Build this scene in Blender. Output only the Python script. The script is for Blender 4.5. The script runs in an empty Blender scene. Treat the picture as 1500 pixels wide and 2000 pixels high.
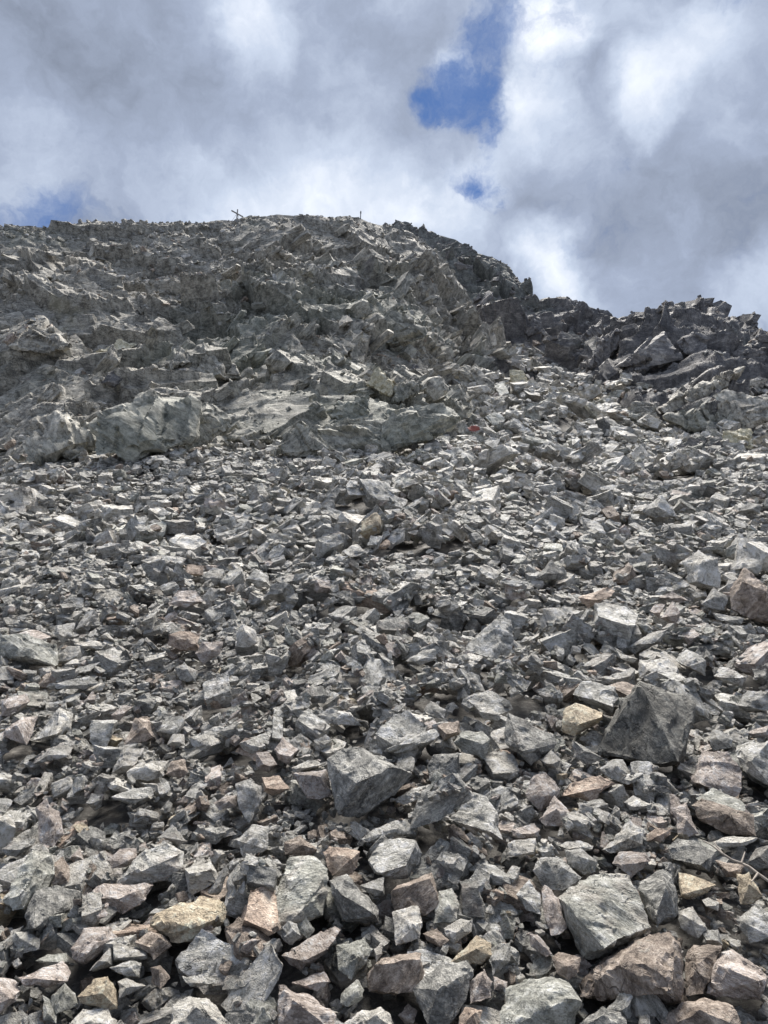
import bpy, bmesh, math, random
import numpy as np
from mathutils import Vector, Matrix, Euler
from mathutils.bvhtree import BVHTree

# ---------------------------------------------------------------- camera, sky, sun, exposure
S = bpy.context.scene
COL = S.collection
rng = np.random.default_rng(7)
random.seed(7)
PITCH = math.radians(20.0)
FPX = 1455.0                                   # focal length in photo pixels (photo 1500 x 2000)
CAMZ = 2.3
cam_d = bpy.data.cameras.new("camera")
cam = bpy.data.objects.new("camera", cam_d); COL.objects.link(cam)
cam_d.sensor_fit = 'VERTICAL'; cam_d.sensor_height = 36; cam_d.lens = 36 * FPX / 2000
cam_d.clip_start = 0.05; cam_d.clip_end = 4000
cam.location = (0, 0, CAMZ); cam.rotation_euler = (math.pi / 2 + PITCH, 0, 0)
S.camera = cam
S.view_settings.view_transform = 'Standard'; S.view_settings.look = 'None'
S.view_settings.exposure = 1.3; S.view_settings.gamma = 1.0
S.view_settings.use_curve_mapping = False
S.cycles.max_bounces = 5; S.cycles.diffuse_bounces = 4; S.cycles.glossy_bounces = 1
SUN_EL, SUN_AZ = math.radians(64), math.radians(16)   # azimuth from +Y (into the picture), negative = left
sun_dir = Vector((math.sin(SUN_AZ) * math.cos(SUN_EL), math.cos(SUN_AZ) * math.cos(SUN_EL), math.sin(SUN_EL)))
sd = bpy.data.lights.new("sun", 'SUN'); so = bpy.data.objects.new("sun", sd); COL.objects.link(so)
sd.energy = 3.3; sd.angle = math.radians(30); sd.color = (1.0, 0.945, 0.87)
so.rotation_euler = sun_dir.to_track_quat('Z', 'Y').to_euler(); so.location = (0, 0, 60)

cp, sp = math.cos(PITCH), math.sin(PITCH)
def rays(px, py):
    """world directions (unit) of photo pixels, only used to find where things stand"""
    px = np.asarray(px, float); py = np.asarray(py, float)
    u = (px - 750) / FPX; v = (1000 - py) / FPX
    d = np.stack([u, cp - v * sp, sp + v * cp], -1)
    return d / np.linalg.norm(d, axis=-1, keepdims=True)
def proj(p):
    p = np.asarray(p, float) - np.array([0, 0, CAMZ])
    f = p[..., 1] * cp + p[..., 2] * sp
    up = -p[..., 1] * sp + p[..., 2] * cp
    f = np.maximum(f, 1e-3)
    return 750 + FPX * p[..., 0] / f, 1000 - FPX * up / f, f

class NT:
    def __init__(self, tree): self.t = tree; self.n = tree.nodes; self.l = tree.links
    def new(self, kind, **kw):
        n = self.n.new(kind)
        for k, v in kw.items(): setattr(n, k, v)
        return n
    def put(self, s, v):
        if isinstance(v, bpy.types.NodeSocket): self.l.new(v, s)
        else: s.default_value = v
    def math(self, op, a, b=None, clamp=False):
        n = self.new('ShaderNodeMath', operation=op, use_clamp=clamp); self.put(n.inputs[0], a)
        if b is not None: self.put(n.inputs[1], b)
        return n.outputs[0]
    def vmath(self, op, a, b=None):
        n = self.new('ShaderNodeVectorMath', operation=op); self.put(n.inputs[0], a)
        if b is not None: self.put(n.inputs[1], b)
        return n.outputs['Value'] if op in ('DISTANCE', 'DOT_PRODUCT', 'LENGTH') else n.outputs[0]
    def scale(self, a, f):
        n = self.new('ShaderNodeVectorMath', operation='SCALE'); self.put(n.inputs[0], a); self.put(n.inputs['Scale'], f); return n.outputs[0]
    def maprange(self, v, a, b, c, d, smooth=False):
        n = self.new('ShaderNodeMapRange'); n.interpolation_type = 'SMOOTHSTEP' if smooth else 'LINEAR'
        for i, x in enumerate((v, a, b, c, d)): self.put(n.inputs[i], x)
        return n.outputs[0]
    def noise(self, vec, scale, detail=4, rough=0.5, dist=0.0, color=False):
        n = self.new('ShaderNodeTexNoise'); self.put(n.inputs['Vector'], vec)
        n.inputs['Scale'].default_value = scale; n.inputs['Detail'].default_value = detail
        n.inputs['Roughness'].default_value = rough; n.inputs['Distortion'].default_value = dist
        return n.outputs['Color' if color else 'Fac']
    def mix(self, f, a, b, mode='MIX'):
        n = self.new('ShaderNodeMix', data_type='RGBA', blend_type=mode)
        self.put(n.inputs[0], f); self.put(n.inputs[6], a); self.put(n.inputs[7], b)
        return n.outputs[2]
def c4(c): return (c[0], c[1], c[2], 1.0)

W = bpy.data.worlds.new("World"); S.world = W; W.use_nodes = True
w = NT(W.node_tree); w.n.clear()
tc = w.new('ShaderNodeTexCoord').outputs['Generated']
sky = w.new('ShaderNodeTexSky', sky_type='NISHITA', sun_disc=False)
sky.sun_elevation = SUN_EL; sky.sun_rotation = SUN_AZ; sky.altitude = 2600; sky.dust_density = 0.2; sky.air_density = 1.0; sky.ozone_density = 3.0
warp = w.vmath('SUBTRACT', w.noise(tc, 3.2, 6, 0.58, 0.3, True), (0.5, 0.5, 0.5))
warp2 = w.vmath('SUBTRACT', w.noise(tc, 11, 5, 0.6, 0.0, True), (0.5, 0.5, 0.5))
pw = w.vmath('ADD', tc, w.vmath('ADD', w.scale(warp, 0.10), w.scale(warp2, 0.085)))
def blob(pt, r, a, soft=0.0):
    """a soft puff of cloud (or gap) in a given direction of the sky"""
    d = rays(pt[0], pt[1])
    dist = w.vmath('DISTANCE', pw, tuple(float(x) for x in d))
    return w.maprange(dist, r / FPX, soft, 0.0, a, True)
def total(lst):
    s = lst[0]
    for x in lst[1:]: s = w.math('ADD', s, x)
    return s
BRIGHT = [((475, 55), 115, .48), ((1085, 85), 95, .75), ((1255, 190), 90, .45), ((1345, 95), 130, .34), ((890, 435), 130, .36), ((800, 425), 110, .22),
          ((1065, 505), 100, .50), ((1110, 560), 80, .3), ((760, 20), 90, .22), ((1060, 250), 110, .42), ((330, 400), 150, .34), ((600, 400), 170, .34), ((740, 415), 130, .18), ((460, 410), 120, .25),
          ((1480, 570), 130, .34), ((955, 345), 100, .40), ((120, 320), 150, .20), ((1190, 20), 100, .18), ((880, 140), 60, .35), ((1010, 200), 60, .35), ((1160, 330), 120, .2),
          ((150, 170), 330, -.12), ((1330, 430), 260, -.05), ((640, 190), 200, -.03), ((60, 60), 200, -.05), ((1140, 160), 70, -.10)]
BLUE = [((965, 25), 55, .8), ((1000, -20), 60, .5), ((960, 320), 50, .8), ((950, 95), 95, 1.3), ((870, 190), 80, 1.15), ((935, 185), 80, 1.1), ((965, 262), 60, 1.35), ((985, 40), 80, 1.0), ((905, 240), 50, .8),
        ((812, 190), 55, 1.0), ((965, 400), 75, .85), ((930, 380), 50, .5), ((1060, 0), 110, .62), ((1440, 5), 80, .8), ((40, 405), 110, 1.0), ((135, 400), 80, .95), ((890, 335), 65, .65), ((1130, 90), 50, .4), ((900, 60), 60, .6)]
n_big = w.noise(tc, 2.1, 8, 0.55, 0.4)
n_fine = w.noise(pw, 6.5, 9, 0.58, 0.2)
edge = w.noise(w.vmath('ADD', tc, w.scale(warp2, 0.12)), 13.0, 10, 0.64, 0.5)
bright = total([blob(*b) for b in BRIGHT])
bright = w.math('ADD', bright, w.maprange(n_big, 0.35, 0.75, -0.05, 0.16))
bright = w.math('ADD', bright, w.maprange(n_fine, 0.3, 0.75, -0.13, 0.19))
bright = w.math('ADD', bright, w.maprange(edge, 0.3, 0.7, -0.07, 0.08)); bright = w.math('ADD', bright, 0.27, True)
gap = total([blob(*b) for b in BLUE])
gap = w.math('ADD', w.math('MINIMUM', gap, 1.25), w.maprange(n_fine, 0.3, 0.7, 0.30, -0.55))
gap = w.math('ADD', gap, w.maprange(edge, 0.3, 0.7, 0.34, -0.50))
far_gap = w.maprange(w.noise(tc, 1.4, 6, 0.5, 0.2), 0.60, 0.72, 0.0, 0.9, True)   # other gaps, well away from the view
fwd = w.vmath('DOT_PRODUCT', tc, tuple(float(x) for x in rays(750, 500)))
gap = w.math('MAXIMUM', gap, w.math('MULTIPLY', far_gap, w.maprange(fwd, 0.80, 0.60, 0.0, 1.0)))
wisp = w.noise(w.vmath('ADD', pw, w.scale(warp2, 0.10)), 3.6, 9, 0.60, 0.4)
gap = w.maprange(gap, 0.12, 1.32, 0.0, 1.0, True)
gap = w.math('MULTIPLY', gap, w.maprange(wisp, 0.44, 0.64, 1.0, 0.55, True))
ramp = w.new('ShaderNodeValToRGB'); w.l.new(bright, ramp.inputs[0])
cr = ramp.color_ramp
cr.elements[0].position = 0.12; cr.elements[0].color = (0.215, 0.25, 0.325, 1)
cr.elements[1].position = 0.98; cr.elements[1].color = (0.86, 0.90, 0.97, 1)
e = cr.elements.new(0.38); e.color = (0.335, 0.39, 0.51, 1)
e = cr.elements.new(0.62); e.color = (0.51, 0.58, 0.71, 1)
bgs = w.new('ShaderNodeBackground'); bgs.inputs[1].default_value = 0.055
w.l.new(w.mix(1.0, sky.outputs[0], (0.70, 0.84, 1.0, 1), 'MULTIPLY'), bgs.inputs[0])
bgc = w.new('ShaderNodeBackground'); bgc.inputs[1].default_value = 0.49; w.l.new(ramp.outputs[0], bgc.inputs[0])
ms = w.new('ShaderNodeMixShader'); w.l.new(gap, ms.inputs[0]); w.l.new(bgc.outputs[0], ms.inputs[1]); w.l.new(bgs.outputs[0], ms.inputs[2])
wo = w.new('ShaderNodeOutputWorld'); w.l.new(ms.outputs[0], wo.inputs[0])

# ---------------------------------------------------------------- numpy noise
def _h(ix, iy, iz, seed=0):
    h = (ix.astype(np.int64) * 374761393 + iy.astype(np.int64) * 668265263 + iz.astype(np.int64) * 2147483647 + seed * 1274126177) & 0xffffffff
    h = ((h ^ (h >> 13)) * 1274126177) & 0xffffffff
    h = ((h ^ (h >> 16)) * 2246822519) & 0xffffffff
    return ((h ^ (h >> 15)) & 0xffffff) / float(0xffffff)
def vnoise(p, seed=0):
    """value noise, p (...,3) -> -1..1"""
    i = np.floor(p); f = p - i; i = i.astype(np.int64); f = f * f * (3 - 2 * f)
    r = 0
    for dx in (0, 1):
        for dy in (0, 1):
            for dz in (0, 1):
                wgt = (f[..., 0] if dx else 1 - f[..., 0]) * (f[..., 1] if dy else 1 - f[..., 1]) * (f[..., 2] if dz else 1 - f[..., 2])
                r = r + wgt * _h(i[..., 0] + dx, i[..., 1] + dy, i[..., 2] + dz, seed)
    return r * 2 - 1
def fbm(p, octv=4, seed=0, gain=0.5):
    r = 0; a = 1.0; s = 0
    for o in range(octv):
        r = r + a * vnoise(p * (2 ** o) + 17.3 * o, seed + o); s += a; a *= gain
    return r / s
def facets(x, y, size, ang, aniso, seed, tilt=0.5):
    """blocky planes: every jittered cell carries its own height and tilt"""
    c, s = math.cos(ang), math.sin(ang)
    a = (x * c + y * s) / (size * aniso); b = (-x * s + y * c) / size
    ia, ib = np.floor(a).astype(np.int64), np.floor(b).astype(np.int64)
    best = np.full(a.shape, 1e9); out = np.zeros(a.shape)
    z0 = np.zeros_like(ia)
    for da in (-1, 0, 1):
        for db in (-1, 0, 1):
            ca, cb = ia + da, ib + db
            qa = ca + 0.1 + 0.8 * _h(ca, cb, z0, seed); qb = cb + 0.1 + 0.8 * _h(ca, cb, z0, seed + 1)
            d = np.abs(a - qa) + np.abs(b - qb) * 1.0 + 0.35 * ((a - qa) ** 2 + (b - qb) ** 2)
            hh = _h(ca, cb, z0, seed + 2) * 2 - 1
            ga = (_h(ca, cb, z0, seed + 3) * 2 - 1) * tilt; gb = (_h(ca, cb, z0, seed + 4) * 2 - 1.0) * tilt
            v = 0.5 * hh + ga * (a - qa) * 1.6 + gb * (b - qb) * 1.6
            m = d < best
            best = np.where(m, d, best); out = np.where(m, v, out)
    return out

# ---------------------------------------------------------------- terrain of the scree slope
_ys = np.linspace(-60, 260, 6401)
_ang = np.interp(_ys, [-60, 0, 10, 22, 40, 60, 110, 260], [20, 23, 29.5, 33.5, 35.5, 37, 38, 38])
_zs = np.concatenate([[0], np.cumsum(np.tan(np.radians(_ang[:-1])) * np.diff(_ys))]); _zs -= np.interp(0, _ys, _zs)
def ground_z(x, y):
    x = np.asarray(x, float); y = np.asarray(y, float)
    z = np.interp(y, _ys, _zs)
    q = np.stack([x * 0.16, y * 0.12, 0 * x], -1)
    amp = np.clip((y + 2) / 22, 0.1, 1.6)
    z = z + amp * 0.75 * vnoise(q, 5) + amp * 0.22 * vnoise(q * 3.3, 6)
    z = z - 0.0022 * np.clip(x, -60, 60) ** 2 * np.clip(y / 30, 0, 1) * 0.4
    z = z + np.clip(-x - 2, 0, 30) * 0.02 * np.clip(y/20,0,1)
    return z
def ground_hit(px, py, tmax=170.0):
    d = rays(px, py); shp = d.shape[:-1]; d = d.reshape(-1, 3)
    ts = np.concatenate([np.linspace(1.5, 12, 160), np.linspace(12.1, tmax, 500)])
    P = d[:, None, :] * ts[None, :, None]; P[..., 2] += CAMZ
    below = P[..., 2] < ground_z(P[..., 0], P[..., 1])
    k = np.argmax(below, 1); none = ~below.any(1)
    k = np.maximum(k, 1); lo, hi = ts[k - 1].copy(), ts[k].copy()
    for _ in range(10):
        m = 0.5 * (lo + hi); q = d * m[:, None]; b = (q[:, 2] + CAMZ) < ground_z(q[:, 0], q[:, 1])
        hi = np.where(b, m, hi); lo = np.where(b, lo, m)
    t = 0.5 * (lo + hi); t[none] = tmax
    return t.reshape(shp)
# ---------------------------------------------------------------- rock materials
def rock_material(name, c_dark, c_mid, c_light, lichen=0.25, lich_col=(0.42, 0.42, 0.365), streak=1.0, vary=0.22, warm=0.5, bump=1.0, metric=None, regional=False):
    k_ = 2.35; c_dark, c_mid, c_light = [tuple(min(x * k_ * w_, .72) for x, w_ in zip(c, (1.03, 1.0, .945))) for c in (tuple(1.35 * x for x in c_dark), c_mid, tuple(.86 * x for x in c_light))]
    m = bpy.data.materials.new(name); m.use_nodes = True
    n = NT(m.node_tree); b = n.n['Principled BSDF']
    t = n.new('ShaderNodeTexCoord'); oi = n.new('ShaderNodeObjectInfo'); rnd = oi.outputs['Random']
    P0 = t.outputs['Object']
    if metric: P0 = n.scale(P0, metric)
    off = n.new('ShaderNodeCombineXYZ')
    n.l.new(n.math('MULTIPLY', rnd, 37.0), off.inputs[0]); n.l.new(n.math('MULTIPLY', rnd, 91.0), off.inputs[1])
    n.l.new(n.math('MULTIPLY', rnd, 13.0), off.inputs[2])
    P = n.vmath('ADD', P0, off.outputs[0])
    wv = n.scale(n.vmath('SUBTRACT', n.noise(P, 1.6, 3, 0.5, 0, True), (0.5, 0.5, 0.5)), 0.22)
    Pw = n.vmath('ADD', P, wv)
    st = n.noise(n.vmath('MULTIPLY', Pw, (2.6, 3.4, 12.0)), 1.5, 7, 0.68)         # foliation of the schist
    st2 = n.noise(n.vmath('MULTIPLY', Pw, (7.0, 9.0, 42.0)), 1.5, 4, 0.7)
    mot = n.noise(P, 3.3, 7, 0.62, 0.3)
    fine = n.noise(P, 24, 4, 0.65)
    v = n.math('ADD', n.math('MULTIPLY', st, 0.34 * streak), n.math('MULTIPLY', st2, 0.15 * streak))
    v = n.math('ADD', v, n.math('MULTIPLY', mot, 0.34 + 0.30 * (1 - streak)))
    grit = n.noise(n.vmath('MULTIPLY', P, (1.0, 1.0, 2.6)), 62, 3, 0.7)
    v = n.math('ADD', v, n.math('MULTIPLY', fine, 0.24)); v = n.math('ADD', v, n.math('MULTIPLY', grit, 0.22))
    v = n.maprange(v, 0.54, 0.77, 0.0, 1.0)
    ck = n.new('ShaderNodeTexVoronoi', feature='DISTANCE_TO_EDGE'); n.l.new(n.vmath('MULTIPLY', n.vmath('ADD', Pw, n.scale(n.vmath('SUBTRACT', n.noise(P, 7, 3, 0.6, 0, True), (0.5, 0.5, 0.5)), 0.22)), (1.0, 1.0, 2.4)), ck.inputs['Vector']); ck.inputs['Scale'].default_value = 1.9
    crack = n.maprange(ck.outputs['Distance'], 0.0, 0.022, 1.0, 0.0)
    crack = n.math('MULTIPLY', crack, n.maprange(n.noise(P, 2.2, 3, 0.6), 0.48, 0.60, 0.0, 1.0))
    rp = n.new('ShaderNodeValToRGB'); n.l.new(v, rp.inputs[0]); r = rp.color_ramp
    r.elements[0].position = 0.12; r.elements[0].color = c4(c_dark)
    r.elements[1].position = 0.92; r.elements[1].color = c4(c_light)
    e = r.elements.new(0.5); e.color = c4(c_mid)
    col = rp.outputs[0]
    col = n.mix(n.math('MULTIPLY', crack, 0.75), col, c4(tuple(x * 0.45 for x in c_dark)))
    # rusty / pinkish weathering patches, more on some stones than on others
    wm = n.math('MULTIPLY', n.maprange(n.noise(P, 1.9, 5, 0.6), 0.46, 0.64, 0.0, 1.0, True), n.maprange(n.math('FRACT', n.math('MULTIPLY', rnd, 7.31)), 0.45, 1.0, 0.0, warm))
    col = n.mix(wm, col, n.mix(v, (0.12, 0.088, 0.070, 1), (0.46, 0.385, 0.33, 1)))
    # lichen and mineral specks
    vor = n.new('ShaderNodeTexVoronoi'); n.l.new(Pw, vor.inputs['Vector']); vor.inputs['Scale'].default_value = 11
    lm = n.math('MULTIPLY', n.maprange(vor.outputs['Distance'], 0.36, 0.20, 0.0, 1.0), n.maprange(n.noise(P, 2.6, 4, 0.6), 0.50, 0.60, 0.0, 1.0))
    lm = n.math('MULTIPLY', lm, n.maprange(fine, 0.42, 0.58, 0.2, 1.0))
    col = n.mix(n.math('MULTIPLY', lm, lichen), col, c4(lich_col))
    if regional:
        geo = n.new('ShaderNodeNewGeometry').outputs['Position']
        g1 = n.maprange(n.noise(geo, 0.055, 5, 0.6, 0.4), 0.53, 0.66, 0.0, 0.50, True)
        col = n.mix(g1, col, n.mix(v, (0.07, 0.088, 0.068, 1), (0.28, 0.31, 0.25, 1)))
        g2 = n.maprange(n.noise(geo, 0.11, 5, 0.6, 0.3), 0.60, 0.70, 0.0, 0.6, True)
        col = n.mix(g2, col, n.mix(v, (0.075, 0.070, 0.076, 1), (0.26, 0.245, 0.25, 1)))
        g3 = n.maprange(n.noise(geo, 0.16, 4, 0.6, 0.3), 0.66, 0.74, 0.0, 0.45, True)
        col = n.mix(g3, col, (0.33, 0.30, 0.20, 1))
    val = n.maprange(rnd, 0.0, 1.0, 1.0 - vary, 1.0 + vary)
    hs = n.new('ShaderNodeHueSaturation'); n.l.new(val, hs.inputs['Value']); n.l.new(col, hs.inputs['Color'])
    n.l.new(hs.outputs[0], b.inputs['Base Color'])
    b.inputs['Roughness'].default_value = 0.72
    b.inputs['Specular IOR Level'].default_value = 0.35
    h = n.math('ADD', n.math('MULTIPLY', st, 1.0 * streak), n.math('MULTIPLY', st2, 0.38 * streak))
    h = n.math('SUBTRACT', h, n.math('MULTIPLY', crack, 1.2)); h = n.math('ADD', h, n.math('MULTIPLY', grit, 0.16))
    h = n.math('ADD', h, n.math('MULTIPLY', mot, 0.9)); h = n.math('ADD', h, n.math('MULTIPLY', fine, 0.28))
    bp = n.new('ShaderNodeBump'); n.l.new(h, bp.inputs['Height']); bp.inputs['Strength'].default_value = min(1.0, 0.75 * bump)
    bp.inputs['Distance'].default_value = 0.06 * bump if metric is None else 0.06 * bump / metric
    n.l.new(bp.outputs[0], b.inputs['Normal'])
    return m
MAT = {
    'g': rock_material('grey_schist', (0.056, 0.057, 0.056), (0.188, 0.188, 0.180), (0.43, 0.428, 0.408)),
    'd': rock_material('dark_schist', (0.034, 0.035, 0.035), (0.105, 0.106, 0.103), (0.29, 0.29, 0.28), lichen=0.55),
    'p': rock_material('pale_schist', (0.085, 0.083, 0.078), (0.255, 0.25, 0.235), (0.47, 0.46, 0.44), warm=0.3),
    'k': rock_material('pinkish_schist', (0.070, 0.060, 0.055), (0.220, 0.195, 0.182), (0.43, 0.395, 0.375), warm=0.5),
    'r': rock_material('rusty_schist', (0.060, 0.048, 0.040), (0.190, 0.150, 0.125), (0.36, 0.31, 0.27), warm=0.2),
    'o': rock_material('ochre_schist', (0.075, 0.063, 0.048), (0.235, 0.200, 0.150), (0.40, 0.365, 0.305), warm=0.2, lichen=0.1),
    'n': rock_material('green_grey_schist', (0.055, 0.057, 0.053), (0.165, 0.169, 0.157), (0.37, 0.375, 0.355), lichen=0.55),
    'b': rock_material('brown_schist', (0.045, 0.036, 0.03), (0.145, 0.122, 0.105), (0.34, 0.30, 0.27), lichen=0.4),
    'w': rock_material('dark_boulder_schist', (0.020, 0.020, 0.019), (0.050, 0.050, 0.047), (0.15, 0.15, 0.14), lichen=0.25, warm=0.0, vary=0.05),
}
M_gravel = rock_material('gravel_ground', (0.030, 0.029, 0.028), (0.082, 0.080, 0.077), (0.20, 0.195, 0.188), metric=6.0, streak=0.3, warm=0.0, vary=0)
M_face = rock_material('mountain_schist', (0.036, 0.035, 0.032), (0.150, 0.146, 0.133), (0.31, 0.303, 0.278), metric=0.7, streak=0.9, warm=0.0, vary=0.0, lichen=0.0, bump=1.0, regional=True)
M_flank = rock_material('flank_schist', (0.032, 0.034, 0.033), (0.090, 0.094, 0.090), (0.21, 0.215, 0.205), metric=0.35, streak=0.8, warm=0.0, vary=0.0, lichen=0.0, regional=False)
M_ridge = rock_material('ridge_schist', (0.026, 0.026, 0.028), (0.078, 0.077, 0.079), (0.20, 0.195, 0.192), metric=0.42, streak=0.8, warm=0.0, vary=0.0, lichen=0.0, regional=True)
M_out = rock_material('outcrop_schist', (0.072, 0.07, 0.064), (0.215, 0.21, 0.192), (0.42, 0.41, 0.38), metric=2.2, warm=0.15, vary=0.12, lichen=0.15)
def flat_material(name, col, rough=0.7):
    m = bpy.data.materials.new(name); m.use_nodes = True; n = NT(m.node_tree); b = n.n['Principled BSDF']
    g = n.new('ShaderNodeNewGeometry').outputs['Position']
    f = n.noise(g, 35, 5, 0.65)
    lo = tuple(x * 0.6 for x in col)
    n.l.new(n.mix(n.maprange(f, 0.3, 0.7, 0, 1), c4(lo), c4(col)), b.inputs['Base Color'])
    b.inputs['Roughness'].default_value = rough
    bp = n.new('ShaderNodeBump'); n.l.new(f, bp.inputs['Height']); bp.inputs['Distance'].default_value = 0.004; n.l.new(bp.outputs[0], b.inputs['Normal'])
    return m

# ---------------------------------------------------------------- rock shapes
def new_mesh_obj(name, verts, faces, mat, loc=(0, 0, 0), sharp=32):
    me = bpy.data.meshes.new(name); me.from_pydata([tuple(map(float, v)) for v in verts], [], faces)
    me.polygons.foreach_set('use_smooth', [True] * len(me.polygons)); me.update()
    me.set_sharp_from_angle(angle=math.radians(sharp))
    if mat: me.materials.append(mat)
    o = bpy.data.objects.new(name, me); o.location = loc
    return o
def refine(points, cell, seed, lam=0.045, rough=0.035, chip=0.05, cuts=0, rounds=7, blocky=0.0):
    """hull of the given points (local frame, foliation along Z, about unit size), split finely and weathered:
    laminated edges, chipped corners, uneven faces"""
    bm = bmesh.new()
    for p in points: bm.verts.new(p)
    r = bmesh.ops.convex_hull(bm, input=bm.verts)
    junk = list({g for g in r['geom_interior'] + r['geom_unused'] if isinstance(g, bmesh.types.BMVert)})
    if junk: bmesh.ops.delete(bm, geom=junk, context='VERTS')
    R = random.Random(seed)
    for _ in range(cuts):                       # knock corners off
        far = max(bm.verts, key=lambda v: v.co.dot(Vector((R.uniform(-1, 1), R.uniform(-1, 1), R.uniform(-.7, .7)))))
        d = far.co.normalized() + Vector((R.uniform(-.4, .4), R.uniform(-.4, .4), R.uniform(-.4, .4))); d.normalize()
        off = max(v.co.dot(d) for v in bm.verts) * R.uniform(0.72, 0.93)
        g = bmesh.ops.bisect_plane(bm, geom=bm.verts[:] + bm.edges[:] + bm.faces[:], plane_co=d * off, plane_no=d, clear_outer=True)
        ed = [x for x in g['geom_cut'] if isinstance(x, bmesh.types.BMEdge)]
        try: bmesh.ops.contextual_create(bm, geom=ed)
        except Exception: pass
    bmesh.ops.triangulate(bm, faces=bm.faces[:])
    for _ in range(rounds):
        long = [e for e in bm.edges if e.calc_length() > cell * 1.45]
        if not long or len(bm.faces) > 9000: break
        bmesh.ops.subdivide_edges(bm, edges=long, cuts=1, use_grid_fill=False)
        bmesh.ops.triangulate(bm, faces=[f for f in bm.faces if len(f.verts) > 3])
    bm.normal_update(); bm.verts.ensure_lookup_table()
    P = np.array([v.co[:] for v in bm.verts]); N = np.array([v.normal[:] for v in bm.verts])
    F = [[v.index for v in f.verts] for f in bm.faces]; bm.free()
    s = seed * 3.7
    wv = 0.10 * vnoise(P * 2.3 + s, 3)
    k = np.floor((P[:, 2] + wv) / 0.055 + 0.5 * vnoise(P * 7 + s, 9)).astype(np.int64)
    z0 = np.zeros_like(k); side = 1 - np.abs(N[:, 2])
    lay = (_h(k, z0, z0, seed) * 2 - 1) * 0.6 + 0.4 * vnoise(np.stack([P[:, 0] * 5, P[:, 1] * 5, k * 1.7], -1) + s, 11)
    d = lam * lay * side
    d = d + rough * fbm(P * 3.0 + s, 5, 21, 0.55)
    ch = vnoise(P * 4.2 + s, 31); d = d - chip * np.clip(ch - 0.25, 0, 1) * 1.6
    sp_ = vnoise(P * 2.7 + s + 9.1, 41); d = d - chip * 0.9 * np.clip((sp_ - 0.22) * 14, 0, 1)
    sp_ = vnoise(P * 5.5 + s + 4.1, 43); d = d - chip * 0.45 * np.clip((sp_ - 0.28) * 14, 0, 1)
    step = facets(P[:, 0] * 2 + P[:, 2] * 1.3, P[:, 1] * 2 - P[:, 2] * 1.1, 0.6, 1.5, 0.4, seed + 5, 0.5)
    d = d + rough * 0.9 * step
    if blocky: d = d + blocky * facets(P[:, 0] * 2.2 + P[:, 2] * 1.7 + 40, P[:, 1] * 2.2 - P[:, 2] * 1.9 + 40, 0.55, 1.7, -0.5, seed + 15, 0.6)
    return P + N * d[:, None], F
def block_points(R, lx, ly, lz, kind):
    pts = []
    if kind in ('slab', 'shard'):
        n = R.choice([5, 6, 7]) if kind == 'slab' else R.choice([3, 4]); a0 = R.uniform(0, 6.28)
        for s in (-1, 1):
            sh = R.uniform(0.8, 1.0)
            for i in range(n):
                a = a0 + (i + R.uniform(-.25, .25)) * 2 * math.pi / n; rr = (R.uniform(0.75, 1.0) if kind == 'slab' else R.uniform(0.7, 1.15)) * sh
                pts.append((lx * rr * math.cos(a), ly * rr * math.sin(a), s * lz * R.uniform(0.7, 1.0)))
    elif kind == 'wedge':
        n = R.choice([4, 5, 6]); a0 = R.uniform(0, 6.28)
        for i in range(n):
            a = a0 + (i + R.uniform(-.25, .25)) * 2 * math.pi / n; rr = R.uniform(0.8, 1.0)
            pts.append((lx * rr * math.cos(a), ly * rr * math.sin(a), -lz * R.uniform(0.6, 1.0)))
        for i in range(R.choice([2, 3])):
            pts.append((lx * R.uniform(-.7, .7), ly * R.uniform(-.45, .45), lz * R.uniform(0.5, 1.25)))
    else:
        for sx in (-1, 1):
            for sy in (-1, 1):
                for sz in (-1, 1):
                    pts.append((sx * lx * R.uniform(0.6, 1.0), sy * ly * R.uniform(0.6, 1.0), sz * lz * R.uniform(0.6, 1.0)))
        for _ in range(3): pts.append((lx * R.uniform(-1, 1), ly * R.uniform(-1, 1), lz * R.uniform(-1.1, 1.1)))
    return pts
SHAPES = []          # (mesh, kind, half sizes)
specs = [('slab', .52, .40, .11), ('slab', .55, .33, .14), ('slab', .50, .44, .085), ('block', .46, .36, .23), ('block', .50, .32, .19), ('block', .42, .38, .28),
         ('wedge', .52, .38, .20), ('wedge', .48, .42, .25), ('wedge', .55, .30, .17), ('slab', .56, .26, .12), ('block', .55, .27, .16), ('wedge', .46, .38, .32),
         ('slab', .48, .38, .16), ('block', .48, .42, .20), ('wedge', .50, .34, .27), ('slab', .53, .36, .07), ('block', .50, .32, .24), ('wedge', .56, .36, .14),
         ('shard', .58, .30, .10), ('shard', .55, .36, .13), ('shard', .60, .24, .12), ('shard', .50, .42, .09), ('shard', .56, .33, .17), ('slab', .50, .30, .20)]
for i, (k, lx, ly, lz) in enumerate(specs):
    R = random.Random(100 + i)
    V, F = refine(block_points(R, lx, ly, lz, k), 0.062, 50 + i, lam=0.026, rough=0.024, chip=0.026, cuts=R.choice([1, 2, 3]))
    o = new_mesh_obj('rock_shape', V, F, MAT['g']); SHAPES.append((o.data, k, (lx, ly, lz))); bpy.data.objects.remove(o)
MAT['f'] = rock_material('bedrock_schist', (0.036, 0.035, 0.032), (0.150, 0.146, 0.133), (0.31, 0.303, 0.278), warm=0.1, vary=0.10, lichen=0.05, regional=True)
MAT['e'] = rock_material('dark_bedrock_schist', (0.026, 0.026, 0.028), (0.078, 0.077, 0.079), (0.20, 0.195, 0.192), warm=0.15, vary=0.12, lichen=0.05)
CLS = 'gdpkrnbofe'
LIB = bpy.data.collections.new('rock_library')      # shapes for the stuff instances; not part of the scene itself
LIBIDX = {}
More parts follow.
